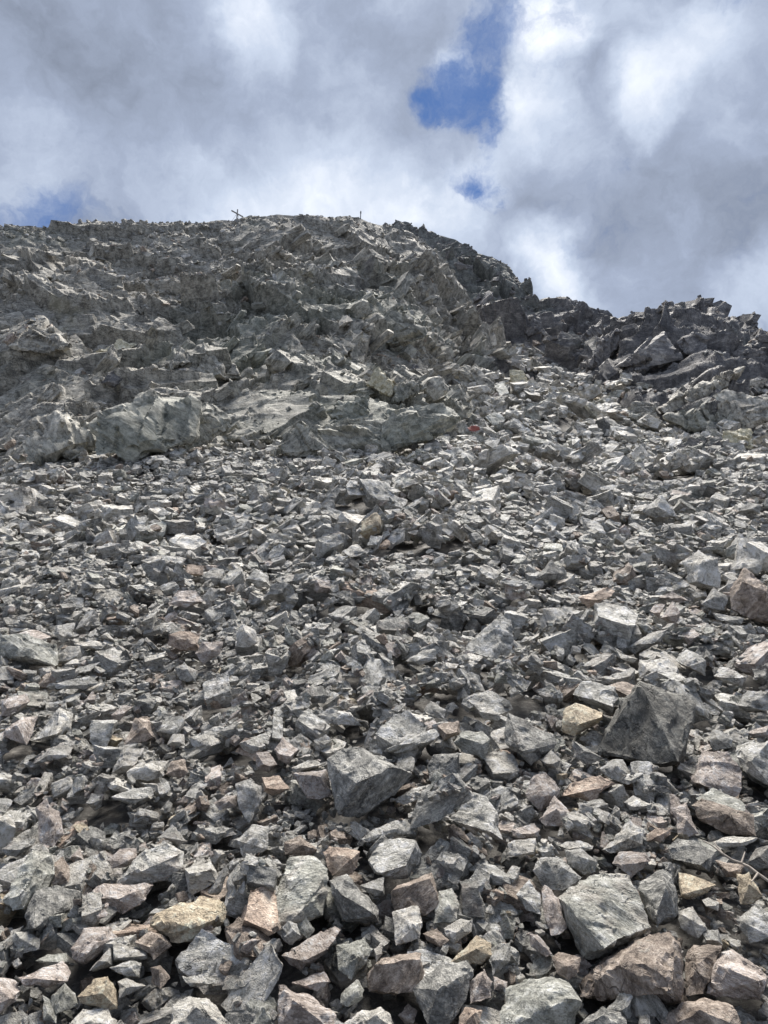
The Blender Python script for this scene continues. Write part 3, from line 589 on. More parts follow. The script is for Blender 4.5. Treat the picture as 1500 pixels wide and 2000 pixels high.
# ---------------------------------------------------------------- hand placed stones
# tile | colour class | kind word | landmark phrase (may be empty) | outline | front ridge points
HEROES = """
A|o|boulder|ochre boulder|870,620 915,545 1045,490 1170,455 1280,460 1325,545 1315,605 1240,660 1130,720 1010,720 960,680 925,640|975,625 1150,632 1250,590
A|d|boulder|black boulder flecked with white lichen|145,560 210,420 330,385 480,420 500,500 380,610 240,680 145,640|300,560 200,640
A|d|slab|dark diamond shaped slab|478,555 585,470 705,520 620,625 490,605|600,612 490,575
A|g|slab|long tilted grey slab|665,345 760,260 850,170 960,130 1080,190 1085,330 900,375 705,395|790,300 960,240 1060,190
A|p|block|pale five sided block|1080,290 1235,245 1285,310 1275,370 1120,450 1100,420|1110,320 1240,290
A|k|slab|pinkish slab|490,430 610,375 770,395 920,375 850,480 720,560 610,500 500,465|700,460 780,430
A|n|boulder|tall mossy wedge at the left edge|20,470 100,300 190,180 300,200 330,300 290,400 200,420 150,540 60,560|200,290 120,430
A|b|stone||290,260 370,215 410,290 405,380 300,385|350,300
A|k|block|purplish brown block|415,760 490,640 650,630 700,690 640,730 540,830 490,860 430,830|510,790 560,720
A|p|block||660,730 760,735 860,770 870,820 760,835 665,830|670,815 850,800
A|b|block||790,720 870,655 950,670 1005,740 900,830 860,760|930,690 880,750
A|k|boulder|pink boulder cut by the left frame edge|-60,950 0,920 90,940 140,990 100,1060 0,1130 -60,1100|60,1050
A|k|slab||105,930 210,890 300,870 370,830 415,900 400,950 280,990 150,980|290,940
A|o|wedge|triangular stone with a yellow stripe|450,1040 545,920 640,905 690,1020 690,1110 620,1120 470,1080|600,1020 630,940
A|p|flake||685,950 740,925 860,975 770,1010 700,1050|740,985
A|d|stone||1300,970 1330,915 1450,910 1440,1000 1370,1030 1300,1000|1420,990
A|g|slab||1065,915 1180,905 1275,935 1260,965 1120,985 1080,960|1150,960
A|p|slab||380,1200 480,1100 650,1080 680,1180 670,1240 400,1250|
A|p|boulder|pale striated boulder on the bottom edge|1000,1080 1120,1030 1240,1030 1345,1170 1340,1240 1000,1240|1150,1100
A|b|boulder|round brown boulder|1310,640 1400,575 1500,600 1600,720 1560,820 1400,850 1340,790|1440,690 1420,800
P|k|stone|upright reddish stone|70,1578 92,1558 118,1590 125,1630 105,1658 80,1650 74,1610|100,1600
A|g|slab||15,175 110,115 210,110 200,150 90,225 40,215|
A|g|wedge||930,100 1010,20 1100,130 1050,155|1040,120
A|g|block||75,650 170,650 240,700 230,760 120,790 60,720|120,700
P|g|block||460,1640 492,1610 528,1615 522,1660 475,1675|480,1645
A|g|slab||520,890 640,750 665,760 660,860 560,890|
A|b|stone||880,870 940,850 1000,930 940,1000 890,960|930,880
A|g|flake||640,870 760,830 830,840 820,930 740,930|760,860
A|n|slab||210,830 280,790 390,780 410,840 300,860|
A|n|boulder||300,1040 380,960 440,1020 460,1090 330,1140 300,1100|370,1000
A|k|stone||400,230 470,160 490,240 430,250|
A|k|stone||640,240 700,170 800,170 800,220 750,280 650,290|760,240
A|n|slab||250,1030 255,1180 330,1200 330,1080|
B|n|boulder|large green grey boulder with lichen|85,600 120,400 200,235 340,205 420,290 430,400 400,570 250,640 110,640|330,470 200,600 260,300
B|d|slab|tall dark leaning slab|430,360 530,312 610,400 730,530 730,610 500,600 460,480|700,560 490,430
B|g|boulder|cracked grey block with a square face|660,240 720,140 830,110 930,120 970,200 960,260 890,350 800,350 690,310|880,270 710,320 930,160
B|b|block|brown block with a pale top edge|790,430 830,390 1030,310 1080,500 990,570 810,530|820,410 1020,345
B|p|stone|pale upright stone|795,540 950,500 985,600 960,700 880,720 820,740|930,620
B|b|slab|wide brown slab|650,910 740,820 830,790 970,780 990,900 960,1000 820,1030 650,1020|720,840 960,820
B|d|boulder|lichen spotted dark boulder|920,990 1080,850 1230,830 1280,880 1240,1070 1130,1200 1010,1200 960,1100|1180,930 1060,1000
B|k|block||1240,950 1340,860 1390,950 1385,1050 1250,1090|1330,900
B|k|boulder|pinkish boulder on the bottom edge|120,960 170,950 300,1010 400,1100 470,1150 460,1240 130,1240|220,1060
B|n|stone|oval green grey stone|470,740 640,690 690,760 660,840 560,950 480,880|600,800
B|k|slab|long pinkish slab|155,800 300,700 460,610 510,640 480,700 390,800 260,900|420,760 280,830
B|r|block|rust brown block|390,190 430,150 540,160 610,190 600,290 560,330 440,340|560,230
B|d|block|dark cube|1190,360 1290,350 1350,520 1345,580 1215,570 1195,440|1210,400 1300,400
B|g|stone||610,390 750,335 755,450 690,460|
B|b|stone||970,665 1060,640 1130,710 1080,755 1000,720|1040,700
B|p|stone||1100,640 1200,580 1270,580 1265,660 1160,735 1110,680|1180,660
B|g|block||1230,290 1320,240 1400,270 1500,340 1490,380 1400,390 1330,330|1400,330
P|g|wedge|big pale triangular stone|875,1600 925,1547 950,1555 970,1585 984,1642 940,1635 900,1615|960,1625
B|b|slab||1120,30 1160,20 1350,170 1360,220 1200,170 1130,120|1200,110
B|o|boulder||1140,840 1290,680 1380,720 1390,800 1320,850|1290,760
B|g|slab||1360,830 1400,760 1500,700 1490,830 1390,910|
B|n|stone||500,1020 600,930 640,1000 620,1060 540,1100 490,1080|590,1010
B|p|boulder||520,1200 620,1120 740,1080 800,1130 850,1240 520,1240|700,1140
B|r|stone||1190,1160 1220,1100 1330,1120 1300,1210 1190,1220|1270,1140
B|k|stone||1390,920 1480,950 1470,1000 1395,1000|
B|k|slab||290,920 400,890 440,950 360,1010 200,960|
B|n|slab||0,1020 70,1000 120,1080 110,1230 -30,1240 -60,1080|50,1100
B|b|stone||160,130 260,90 360,180 300,220 170,210|270,150
B|g|slab||600,120 720,40 880,0 940,90 800,110 640,140|780,80
B|p|stone||690,760 740,710 745,790 700,860|
B|n|slab||1070,420 1150,400 1190,500 1180,600 1040,610|1130,500
C|n|boulder|huge central boulder at bottom right|270,460 310,430 420,350 560,300 690,330 780,530 810,630 700,700 600,720 520,810 410,820 360,740|400,600 470,540 600,715 540,760 330,500
C|g|slab||160,220 260,210 340,270 410,340 300,420 180,400 120,300|200,240
C|k|slab|narrow pinkish slab leaning on it|175,420 190,385 270,460 330,640 300,670 230,680 190,560|240,480
C|d|boulder|dark purplish boulder|720,360 880,275 950,320 985,560 850,650 810,600 760,480|900,400 840,560
C|b|boulder|massive dark brown boulder|360,960 480,880 600,760 700,750 930,630 990,720 1010,900 990,1060 780,1060 560,1080 400,1040|740,880 960,870 600,840 960,1040
C|k|boulder|split pink boulder|1125,900 1160,845 1210,790 1290,760 1440,860 1500,930 1470,1070 1290,1060 1140,1020|1210,850 1440,950
C|b|block||1010,800 1060,730 1230,740 1210,800 1140,880 1130,1030 1020,1030|1080,850
C|n|boulder|rounded boulder on the bottom edge|-60,990 60,930 190,890 330,960 410,1070 360,1180 340,1250 -60,1250|200,1010 340,1040
C|p|wedge|whitish pointed stone|520,180 690,0 780,60 770,150 600,200|680,110
C|k|stone||590,260 620,190 780,190 820,240 730,310 700,350|720,260
C|r|stone|small orange stone|780,90 830,50 940,50 930,90 870,140 790,130|860,95
C|d|block|dark purple block|920,150 960,110 1100,130 1190,200 1160,310 1000,270 920,230|1100,270
C|o|block|tan striped block|975,310 1060,330 1195,385 1160,430 1050,470 985,460|1000,440
C|p|slab||1160,130 1300,100 1440,110 1380,155 1200,165|
C|d|stone||1380,250 1430,170 1520,150 1520,290 1440,290|1450,220
C|g|block|grey block by the right frame edge|1310,590 1440,490 1520,560 1520,690 1390,740|1360,600
C|b|stone||235,810 270,770 400,810 390,900 330,950 260,900|320,860
C|g|wedge||20,440 100,350 170,440 180,570 80,540|80,470
C|g|slab||310,180 400,170 500,250 490,310 420,330 330,260|430,230
C|d|slab||380,1200 520,1100 640,1130 700,1240 380,1240|530,1140
C|b|slab|flat brown slab on the bottom edge|870,1170 1000,1080 1130,1050 1290,1100 1380,1240 870,1240|1100,1120
C|p|block||740,1130 800,1110 820,1240 740,1240|
C|p|stone||960,540 1060,510 1140,640 1090,700 1000,650|1050,590
C|g|stone||1110,660 1210,640 1240,740 1140,740|
C|p|stone||1110,470 1150,450 1215,490 1210,540 1130,510|
C|p|slab||-30,130 140,110 140,210 -30,230|130,190
C|p|slab||240,140 380,125 490,150 480,180 330,200|
C|k|stone||-5,60 130,25 170,60 150,105 40,115 0,100|
P|b|boulder|striped brown boulder|1348,1572 1370,1558 1420,1575 1470,1590 1480,1635 1420,1630 1365,1600|1420,1590
P|k|wedge||1310,1580 1340,1568 1365,1628 1330,1640|1340,1600
C|o|stone||1310,320 1390,300 1470,450 1410,490 1340,500|1390,380
C|k|stone||160,1200 140,1130 250,1110 280,1200|
C|b|stone||1190,240 1370,270 1340,340 1250,340|
C|g|slab||0,270 50,280 40,340 0,390 -40,330|
C|k|slab||100,670 150,670 240,790 200,810 110,740|150,710
D|n|boulder|layered boulder at the left edge|0,120 150,110 330,180 340,300 200,300 100,230 0,240|180,250 300,290
D|g|slab||300,400 400,385 540,360 580,400 500,440 330,440|
D|p|slab|big flat pale slab|185,740 350,540 430,580 420,670 330,740|330,700
D|g|slab||175,885 350,740 460,730 430,780 270,850|
D|g|block|square upright block|530,620 690,620 670,690 630,770 560,800 525,740|670,640
D|b|boulder|rounded brown hump|720,770 790,600 880,620 910,720 850,750|850,660
D|p|stone|pale cap shaped stone|1110,720 1240,690 1305,750 1210,810 1130,770|1240,770
D|k|slab||650,590 720,530 780,540 700,620 660,620|
D|p|slab|pale topped grey block|740,920 830,860 960,890 965,950 850,980 750,960|860,890 940,910
D|b|block||965,940 1000,860 1080,845 1105,920 1060,960|1045,870 1050,900
D|r|block|rust streaked block|990,120 1060,95 1180,110 1165,210 1060,215 985,180|1160,170
D|k|stone|pink slanted stone|1145,230 1180,160 1310,160 1290,230 1190,290|1240,210
D|p|block|pale cube|1380,110 1420,55 1500,90 1510,170 1450,195 1385,190|1440,110
D|g|stone||1020,310 1080,280 1160,330 1150,400 1060,390|1100,320
D|k|slab|pink tinged slab at the left edge|0,690 130,590 220,600 190,700 160,770 0,720|100,650
P|g|slab|grey blade standing upright|460,1530 485,1520 510,1535 512,1565 487,1607 466,1585|500,1545
D|k|block|small pinkish brown block|1250,1100 1330,1060 1390,1060 1390,1130 1280,1150|1340,1090
D|k|slab||0,500 160,460 180,510 80,560 70,600 0,600|
D|g|block||310,110 330,60 440,50 430,130 370,170 320,120|
D|p|slab||430,170 560,145 640,170 600,210 450,195|
D|p|flake||650,930 720,780 850,780 780,860 700,940|
D|g|slab||650,1070 780,1010 900,1000 910,1060 760,1120|
D|p|stone||970,770 1010,700 1080,700 1085,770|
D|g|block||1280,680 1390,620 1410,690 1370,760 1290,740|1370,690
E|d|boulder|long ridged boulder at the centre|415,850 560,750 620,770 740,810 920,930 820,1050 700,1080 600,1190 480,1180 440,1000|600,960 590,990 800,890
E|d|block|ribbed dark block|1000,890 1040,820 1190,810 1200,1030 1090,1040 1010,970|1180,840
E|g|slab|leaf shaped slab|770,1090 850,1040 1000,990 1080,975 1050,1060 870,1120|
E|n|block|green grey block|1160,750 1200,690 1330,675 1380,730 1340,850 1200,800|1200,720 1330,760
E|g|slab||745,800 920,730 1050,660 1085,710 960,790 860,825|
E|k|stone|pink oval stone|105,790 150,715 250,790 190,880 130,850|
E|g|block||350,590 430,545 560,560 620,650 540,640 380,640|560,590
E|d|wedge||240,480 330,410 400,420 430,480 400,520 290,520|
E|g|stone||970,600 980,560 1020,500 1120,560 1100,610|1050,560
E|p|wedge||735,410 870,490 760,560 730,520|
E|g|wedge||610,430 640,410 730,420 730,530 670,540|
E|p|slab||1240,500 1340,520 1445,600 1420,625 1330,610|
E|g|boulder|big sloping grey slab|1210,200 1300,110 1400,30 1500,20 1510,170 1440,300 1250,230|1380,260
E|d|block||690,50 780,10 900,30 900,70 810,130 710,110|
E|p|flake||575,90 620,60 700,110 710,160 640,150|
E|g|slab||870,275 960,210 1050,200 1060,260 950,305|
E|k|slab||215,930 410,910 450,1060 380,1090 300,1080|380,950
E|r|slab||30,950 140,940 200,1020 100,1070 40,1040|
E|p|slab||205,900 330,845 410,870 350,910 230,930|
E|k|stone||0,810 80,800 125,880 80,930 0,900|
E|b|block||1050,640 1190,625 1200,700 1100,740|
F|w|boulder|large dark pyramid boulder|495,790 620,530 750,390 860,430 1000,470 1075,520 1060,640 1000,880 850,890 540,820|752,400 900,620 975,865 880,880
F|g|boulder||350,470 400,380 600,420 630,490 590,590 480,520|480,500 590,540
F|o|block|tan block by the pyramid boulder|295,620 310,540 370,505 540,570 540,620 370,715 300,690|400,640 530,600
F|d|slab|dark wedge with a pale upper edge|-30,560 100,650 250,710 265,760 110,890 -50,750|60,800
F|d|slab||345,725 540,840 440,885 360,830|430,800
F|p|block|pale block with square top|740,260 920,245 980,300 975,400 850,410 745,370|800,330 960,380
F|g|slab||955,270 1020,190 1140,270 1135,360 1010,310|
F|p|slab||510,370 700,310 725,320 690,400 560,410|
F|g|slab||670,200 800,110 920,80 870,170 720,230|
G|p|block|pale square slab|160,880 185,710 360,705 330,850 260,850|330,830
F|g|block||1175,360 1220,300 1400,360 1350,420 1240,400|
F|p|stone||610,210 740,260 700,290 620,250|
F|k|boulder|speckled pinkish boulder|1050,980 1110,800 1260,810 1360,920 1350,1020 1300,1090 1060,1000|1100,990
F|g|boulder|grey boulder at the right edge|1310,830 1400,750 1520,730 1520,1010 1370,930|1400,860
F|k|stone|pale pink boulder|75,1050 120,940 200,930 290,1020 280,1060 170,1160 100,1090|200,1060
F|r|slab|orange based slab|280,1070 300,990 520,930 620,990 520,1020 470,1100|400,1040
F|p|stone||160,850 230,795 290,850 260,910 180,880|
F|g|block||510,900 570,850 650,850 710,960 660,1000 560,960|620,890
F|p|slab||655,1100 710,1065 820,1110 810,1150 690,1150|
F|g|block||1310,530 1380,450 1510,450 1510,570 1370,575|1370,540
F|g|wedge||1135,740 1180,660 1290,720 1290,780 1180,800|1200,730
F|k|slab||1370,690 1510,645 1510,720 1400,720|
F|k|wedge||160,1200 250,1060 340,1160 300,1240 200,1240|260,1140
G|p|boulder|pale pointed boulder|990,440 1090,365 1210,420 1230,600 1140,600 1030,570|1100,450 1080,560
G|b|boulder|big brown boulder at the right edge|1275,600 1360,470 1510,580 1520,800 1400,780 1280,720|1340,550 1500,610
G|g|wedge|tent shaped grey stone|750,140 880,50 980,180 840,190|850,120
G|g|wedge||1310,150 1370,80 1460,110 1450,160|
G|g|wedge||1250,370 1330,270 1450,370 1300,385|1320,340
G|d|wedge||130,545 230,430 310,510 280,545|
G|r|slab||385,650 560,590 605,610 450,720|
G|g|block||1110,690 1180,590 1270,640 1250,730 1140,710|1180,650
G|k|slab||860,650 940,600 1055,670 990,690|
G|k|stone|pinkish pointed stone|870,770 940,670 990,740 960,820|
G|k|stone||805,730 840,685 900,690 860,770|
G|g|slab||1175,740 1365,770 1350,810 1200,790|
G|p|boulder||1260,490 1350,400 1490,440 1440,520 1330,500|
P|r|block|small rust red stone|358,1122 365,1102 402,1103 397,1123 362,1129|
P|p|stone||395,1125 415,1108 437,1112 440,1132 420,1145 400,1140|
P|k|slab||325,1180 345,1150 385,1152 397,1175 365,1190|
P|g|stone||480,1130 500,1110 525,1125 530,1148 505,1147|
"""
def stone_from_outline(name, poly, ridge, D0, seed, mat, lean, thick, cellpx, R, up=Vector((0, -.55, .83)), wear=(0.024, 0.018, 0.036)):
    """a solid stone: its outline stands at distance D0 (leaning away with height), ridges come forward, the back goes in"""
    ybot = poly[:, 1].max(); w_px = np.ptp(poly[:, 0]); h_px = np.ptp(poly[:, 1]); mpp = D0 / FPX
    size = max(w_px, h_px) * mpp; mn = min(w_px, h_px) * mpp
    C = poly.mean(0)
    def pt(p, push=0.0):
        d = rays(p[0], p[1]); dep = D0 + lean * (ybot - p[1]) * mpp + push
        v = d * dep; return Vector((float(v[0]), float(v[1]), float(v[2]) + CAMZ))
    pts = []
    for p in poly: pts.append(pt(p, R.uniform(-.05, .05) * mn))
    if len(ridge) == 0:
        ridge = np.array([[C[0] + R.uniform(-.3, -.1) * w_px, ybot - h_px * R.uniform(.28, .45)], [C[0] + R.uniform(.05, .3) * w_px, ybot - h_px * R.uniform(.28, .5)]])
    for p in ridge: pts.append(pt(p, -thick * mn * R.uniform(.8, 1.1)))
    for p in poly:                                   # back of the stone
        q = C + (p - C) * R.uniform(.72, .9); q[1] = q[1] + h_px * 0.06
        pts.append(pt(q, mn * R.uniform(.45, .7)))
    c = sum(pts, Vector()) / len(pts)
    # foliation direction of this stone
    ax = (up + Vector((R.gauss(0, .45), R.gauss(0, .3), R.gauss(0, .35)))).normalized()
    rot = ax.to_track_quat('Z', 'Y').to_matrix() @ Matrix.Rotation(R.uniform(0, 6.28), 3, 'Z')
    inv = rot.transposed()
    loc = [inv @ ((p - c) / size) for p in pts]
    cell = max(0.028, cellpx / max(w_px, h_px))
    V, F = refine([tuple(p) for p in loc], cell, seed, lam=wear[0], rough=wear[1], chip=wear[2], blocky=wear[3] if len(wear) > 3 else 0.008)
    o = new_mesh_obj(name, V, F, mat, c); o.scale = (size,) * 3; o.rotation_mode = 'QUATERNION'; o.rotation_quaternion = rot.to_quaternion()
    COL.objects.link(o)
    return o
heroes = []
for i, ln in enumerate([l for l in HEROES.strip().split('\n') if l.strip()]):
    tl, cl, kw, ph, ol, rdg = ln.split('|')
    poly = parse(tl, ol); rdg = parse(tl, rdg)
    ybot = poly[:, 1].max(); xb = poly[:, 0].mean()
    h_px = np.ptp(poly[:, 1]); w_px = np.ptp(poly[:, 0])
    g = float(ground_hit(xb, min(ybot - 0.10 * h_px, 2060)))
    D0 = g * 0.985 - 0.02
    R = random.Random(900 + i)
    big = w_px * h_px > 60 * 55
    o = stone_from_outline('boulder' if kw == 'boulder' else 'rock', poly, rdg, D0, 300 + i, MAT[cl], 0.62, 0.42, 4.6, R)
    heroes.append(dict(o=o, poly=poly, D=D0, cl=cl, kw=kw, ph=ph, c=poly.mean(0), w=w_px, h=h_px, area=w_px * h_px))

# ---------------------------------------------------------------- the scree: thousands of stones settled on one another
# height map in (x/(y+3), ln(y+3)) so that its cells grow with distance like the stones do
U0, U1, V0, V1, CELL = -1.0, 1.0, math.log(3.7), math.log(110), 0.0016
NU, NV = int((U1 - U0) / CELL), int((V1 - V0) / CELL)
HM = np.zeros((NV, NU), np.float32)              # pile height above the ground, in units of (y+3)
def settle(n, seed, rmin, rmax, pw_, keep_px, sink, tiltn):
    r = np.random.default_rng(seed); out = []
    u = r.uniform(U0 + .02, U1 - .02, n); vv = r.uniform(V0 + .01, V1 - .02, n)
    rad = rmin * (rmax / rmin) ** (r.random(n) ** pw_)
    y = np.exp(vv) - 3; x = u * np.exp(vv); scale = np.exp(vv)
    # far stones show as larger (only these can be told apart), near ground is finer
    px, py, f = proj(np.stack([x, y, ground_z(x, y)], -1))
    rad = rad * np.interp(y, [1, 3.2, 6, 12, 25, 60], [1.35, 1.30, 1.15, 1.12, 1.10, 1.0])
    rad = rad * (1.0 + 0.32 * np.clip(fbm(np.stack([u * 5, vv * 9, 0 * u], -1), 3, 66) * 2.2, -1, 1))
    if seed != 6: rad = np.where(y > 8, np.maximum(rad, 0.0042), rad)
    ok = (px > -480) & (px < 1980) & (py < 2420) & (py > 640)
    # keep clear of the traced stones
    D = np.sqrt(x ** 2 + y ** 2 + (ground_z(x, y) - CAMZ) ** 2)
    rp = rad * scale / D * FPX
    for h in heroes:
        m = h['poly']; c = h['c']; bb = (np.abs(px - c[0]) < h['w'] * .7 + 40) & (np.abs(py - c[1]) < h['h'] * .7 + 40) & ok
        if not bb.any(): continue
        k = np.where(bb)[0]
        grow = 0.80 + 0.50 * np.clip(rp[k] / (0.5 * min(h['w'], h['h'])), 0, 1)
        qx = c[0] + (px[k] - c[0]) / grow; qy = c[1] + (py[k] - rp[k] * 0.35 - c[1]) / grow
        bad = inside(m, qx, qy) & (D[k] < h['D'] + 0.9 * min(h['w'], h['h']) * h['D'] / FPX)
        ok[k[bad]] = False
    # the bright steep faces stand here: no scree on them
    if seed == 6: ok &= y < 9
    idx = np.where(ok)[0]
    iu = ((u - U0) / CELL).astype(int); iv = ((vv - V0) / CELL).astype(int)
    shp = r.integers(0, len(SHAPES), n); yaw = r.uniform(0, 2 * math.pi, n); asp = r.uniform(.85, 1.15, (n, 3))
    tiltn = tiltn * np.interp(y, [4, 15], [1.0, 1.25]); tx = r.normal(0, tiltn, n); ty = r.normal(0, tiltn, n); flipn = r.random(n)
    for k in idx:
        R_ = rad[k]; ph_ = max(1, int(R_ * 0.62 / CELL)); a, b = iv[k], iu[k]
        a0, a1, b0, b1 = max(a - ph_, 0), min(a + ph_, NV - 1), max(b - ph_, 0), min(b + ph_, NU - 1)
        hl, hr, hd, hu, hc = HM[a, b0], HM[a, b1], HM[a0, b], HM[a1, b], HM[a, b]
        gx = (hr - hl) / (2 * R_ * .62); gy = (hu - hd) / (2 * R_ * .62)
        gx = min(max(gx, -.9), .9); gy = min(max(gy, -.9), .9)
        mesh, kind, (lx, ly, lz) = SHAPES[shp[k]]
        th = lz * 1.0 * R_
        base = max(hc, 0.5 * hc + 0.5 * max(0.5 * (hl + hr), 0.5 * (hd + hu)))
        zc = base + th * (1 - sink)
        rr = int(max(1, R_ * 0.95 / CELL)); a0, a1, b0, b1 = max(a - rr, 0), min(a + rr + 1, NV), max(b - rr, 0), min(b + rr + 1, NU)
        sub = HM[a0:a1, b0:b1]
        aa = (np.arange(a0, a1) - a)[:, None]; bb2 = (np.arange(b0, b1) - b)[None]
        q = (aa * aa + bb2 * bb2) / float(rr * rr)
        top = zc + th * 0.95 * (1 - 0.5 * q) + 0.5 * (gx * bb2 + gy * aa) * CELL
        np.maximum(sub, np.where(q < 1, top, -1), out=sub)
        out.append((x[k], y[k], scale[k] * zc, R_ * scale[k], shp[k], yaw[k], asp[k], gx + tx[k], gy + ty[k], flipn[k], px[k], py[k], 2 * R_ * scale[k] * FPX / D[k]))
    return out
layers = []
layers += settle(105000, 1, 0.0026, 0.0070, 1.0, 0, .35, .30)      # bed of small stuff
layers += settle(62000, 2, 0.0040, 0.0170, 1.7, 0, .30, .30)
layers += settle(5000, 4, 0.0100, 0.0225, 1.6, 0, .45, .22)
layers += settle(42000, 5, 0.0026, 0.0085, 1.3, 0, .25, .38)
layers += settle(90000, 6, 0.0014, 0.0036, 1.2, 0, .15, .45)      # chips lodged in the gaps
def blur(a, r, ax):
    c = np.cumsum(np.pad(a, [(r + 1, r) if i == ax else (0, 0) for i in range(2)], mode='edge'), axis=ax, dtype=np.float64)
    hi = np.take(c, np.arange(2 * r + 1, c.shape[ax]), ax); lo = np.take(c, np.arange(0, c.shape[ax] - 2 * r - 1), ax)
    return (hi - lo) / (2 * r + 1)
MEAN = blur(blur(blur(blur(HM, 40, 0), 40, 1), 40, 0), 40, 1)
print('scree stones', len(layers))
L = layers
print('mean pile', float(MEAN.mean()), float(MEAN.max()))
X = np.array([l[0] for l in L]); Y = np.array([l[1] for l in L]); HZ = np.array([l[2] for l in L]); SZ = np.array([l[3] for l in L])
_iu = np.clip(((X / (Y + 3) - U0) / CELL).astype(int), 0, NU - 1); _iv = np.clip(((np.log(Y + 3) - V0) / CELL).astype(int), 0, NV - 1)
HS = HZ - MEAN[_iv, _iu] * (Y + 3)
GZ0 = ground_z(X, Y); e_ = 0.25
NX = -(ground_z(X + e_, Y) - ground_z(X - e_, Y)) / (2 * e_); NY = -(ground_z(X, Y + e_) - ground_z(X, Y - e_)) / (2 * e_)
pos = np.stack([X, Y, GZ0 + HS], -1)
eul = np.zeros((len(L), 3)); scl = np.zeros((len(L), 3)); idx = np.zeros(len(L), int); cls = []
rc = np.random.default_rng(77)
warmn = fbm(np.stack([X * .5, Y * .5, 0 * X], -1), 3, 55)
for j, l in enumerate(L):
    nv = Vector((NX[j] - l[7] * .9, NY[j] - l[8] * .9 , 1.0)).normalized()
    q = nv.to_track_quat('Z', 'Y') @ Euler((math.pi if l[9] < .5 else 0, 0, l[5])).to_quaternion()
    eul[j] = q.to_euler()[:]
    scl[j] = l[3] * 2 * l[6] * 0.98
    near = float(np.interp(Y[j], [2, 4.5, 9, 18], [1.0, .75, .3, .12])) * (1 + 0.9 * float(warmn[j]))
    far_ = float(np.interp(Y[j], [5, 14], [0, 1])); pr = np.array([.50, .11 - .05 * far_, .24 + .14 * far_, .11 * near, .012 * near, .09, .07 * near, .010 * near]); pr /= pr.sum()
    c = CLS[rc.choice(8, p=pr)]; cls.append(c); idx[j] = LIBIDX[(c, int(l[4]))]
PXA = np.array([l[10] for l in L]); PYA = np.array([l[11] for l in L]); WPX = np.array([l[12] for l in L])
# which of them really show, largest first
vis = (PXA > 10) & (PXA < 1490) & (PYA < 1985) & (PYA > 760)
def front_score():
    """rough visibility: top of the stone against the pile height around it"""
    iu = np.clip(((X / (Y + 3) - U0) / CELL).astype(int), 0, NU - 1); iv = np.clip(((np.log(Y + 3) - V0) / CELL).astype(int), 0, NV - 1)
    return (HZ + SZ * .25) / (Y + 3) - HM[iv, iu]
fs = front_score()
vis &= fs > -0.003
order = np.argsort(-WPX * vis)
N_OWN = 300 - sum(1 for h in heroes if h['o'].name.startswith('rock'))
own = set(order[:N_OWN].tolist())
rest = np.array([j for j in range(len(L)) if j not in own and fs[j] > -0.012])
instancer('scree', pos[rest], eul[rest], scl[rest], idx[rest], 'loose grey scree of angular schist stones covering the whole slope', 'scree')
TONE = {'g': 'grey', 'd': 'dark grey', 'p': 'pale grey', 'k': 'pinkish', 'r': 'rusty', 'o': 'tan', 'n': 'green grey', 'b': 'brown', 'w': 'dark'}
items = []
for j in order[:N_OWN]:
    j = int(j); o = bpy.data.objects.new('rock', SHAPES[L[j][4]][0]); COL.objects.link(o)
    o.location = pos[j]; o.rotation_euler = eul[j]; o.scale = scl[j]
    o.material_slots[0].link = 'OBJECT'; o.material_slots[0].material = MAT[cls[j]]
    kd = SHAPES[L[j][4]][1]; 
    items.append(dict(o=o, cl=cls[j], kw=kd, ph='', c=np.array([PXA[j], PYA[j]]), w=WPX[j], area=WPX[j] ** 2 * .6))
LAND = [h for h in heroes if h['ph']]
used = set()
def size_word(w): return 'large' if w > 85 else 'medium sized' if w > 45 else 'small'
def rel(dx, dy):
    if abs(dy) < abs(dx) * .45: return 'left of' if dx < 0 else 'right of'
    if abs(dx) < abs(dy) * .45: return 'above' if dy < 0 else 'below'
    return ('above' if dy < 0 else 'below') + (' and left of' if dx < 0 else ' and right of')
for h in LAND:
    l = h['ph']; tail = ''
    near2 = sorted([g for g in LAND if g is not h], key=lambda g: np.hypot(*(g['c'] - h['c'])))[0]
    dx, dy = h['c'] - near2['c']
    lab = '%s, %s the %s' % (l, rel(dx, dy), near2['ph'])
    if len(lab.split()) > 16: lab = l + ' lying in the scree'
    h['o']['label'] = lab; used.add(lab)
for h in [h for h in heroes if not h['ph']] + items:
    near = sorted(LAND, key=lambda g: np.hypot(*(g['c'] - h['c'])))[:9]
    base = '%s %s %s' % (size_word(h['w']), TONE[h['cl']], h['kw']); done = None
    for g in near:
        lab = '%s %s the %s' % (base, rel(*(h['c'] - g['c'])), g['ph'])
        if len(lab.split()) <= 16 and lab not in used: done = lab; break
    if not done or np.hypot(*(g['c'] - h['c'])) > 2.2 * np.hypot(*(near[0]['c'] - h['c'])) + 60:
        for ga in near[:4]:
            for gb in near[:9]:
                if ga is gb: continue
                lab = '%s %s the %s, towards the %s' % (base, rel(*(h['c'] - ga['c'])), ga['ph'], gb['ph'])
                if np.dot(gb['c'] - ga['c'], h['c'] - ga['c']) > 0 and len(lab.split()) <= 16 and lab not in used: done = lab; break
            else: continue
            break
    h['o']['label'] = done or lab; used.add(h['o']['label'])
for h in heroes + items:
    h['o']['category'] = 'boulder' if h['o'].name.startswith('boulder') else 'rock'
    h['o']['group'] = 'boulders in the scree' if h['o'].name.startswith('boulder') else 'larger stones in the scree'
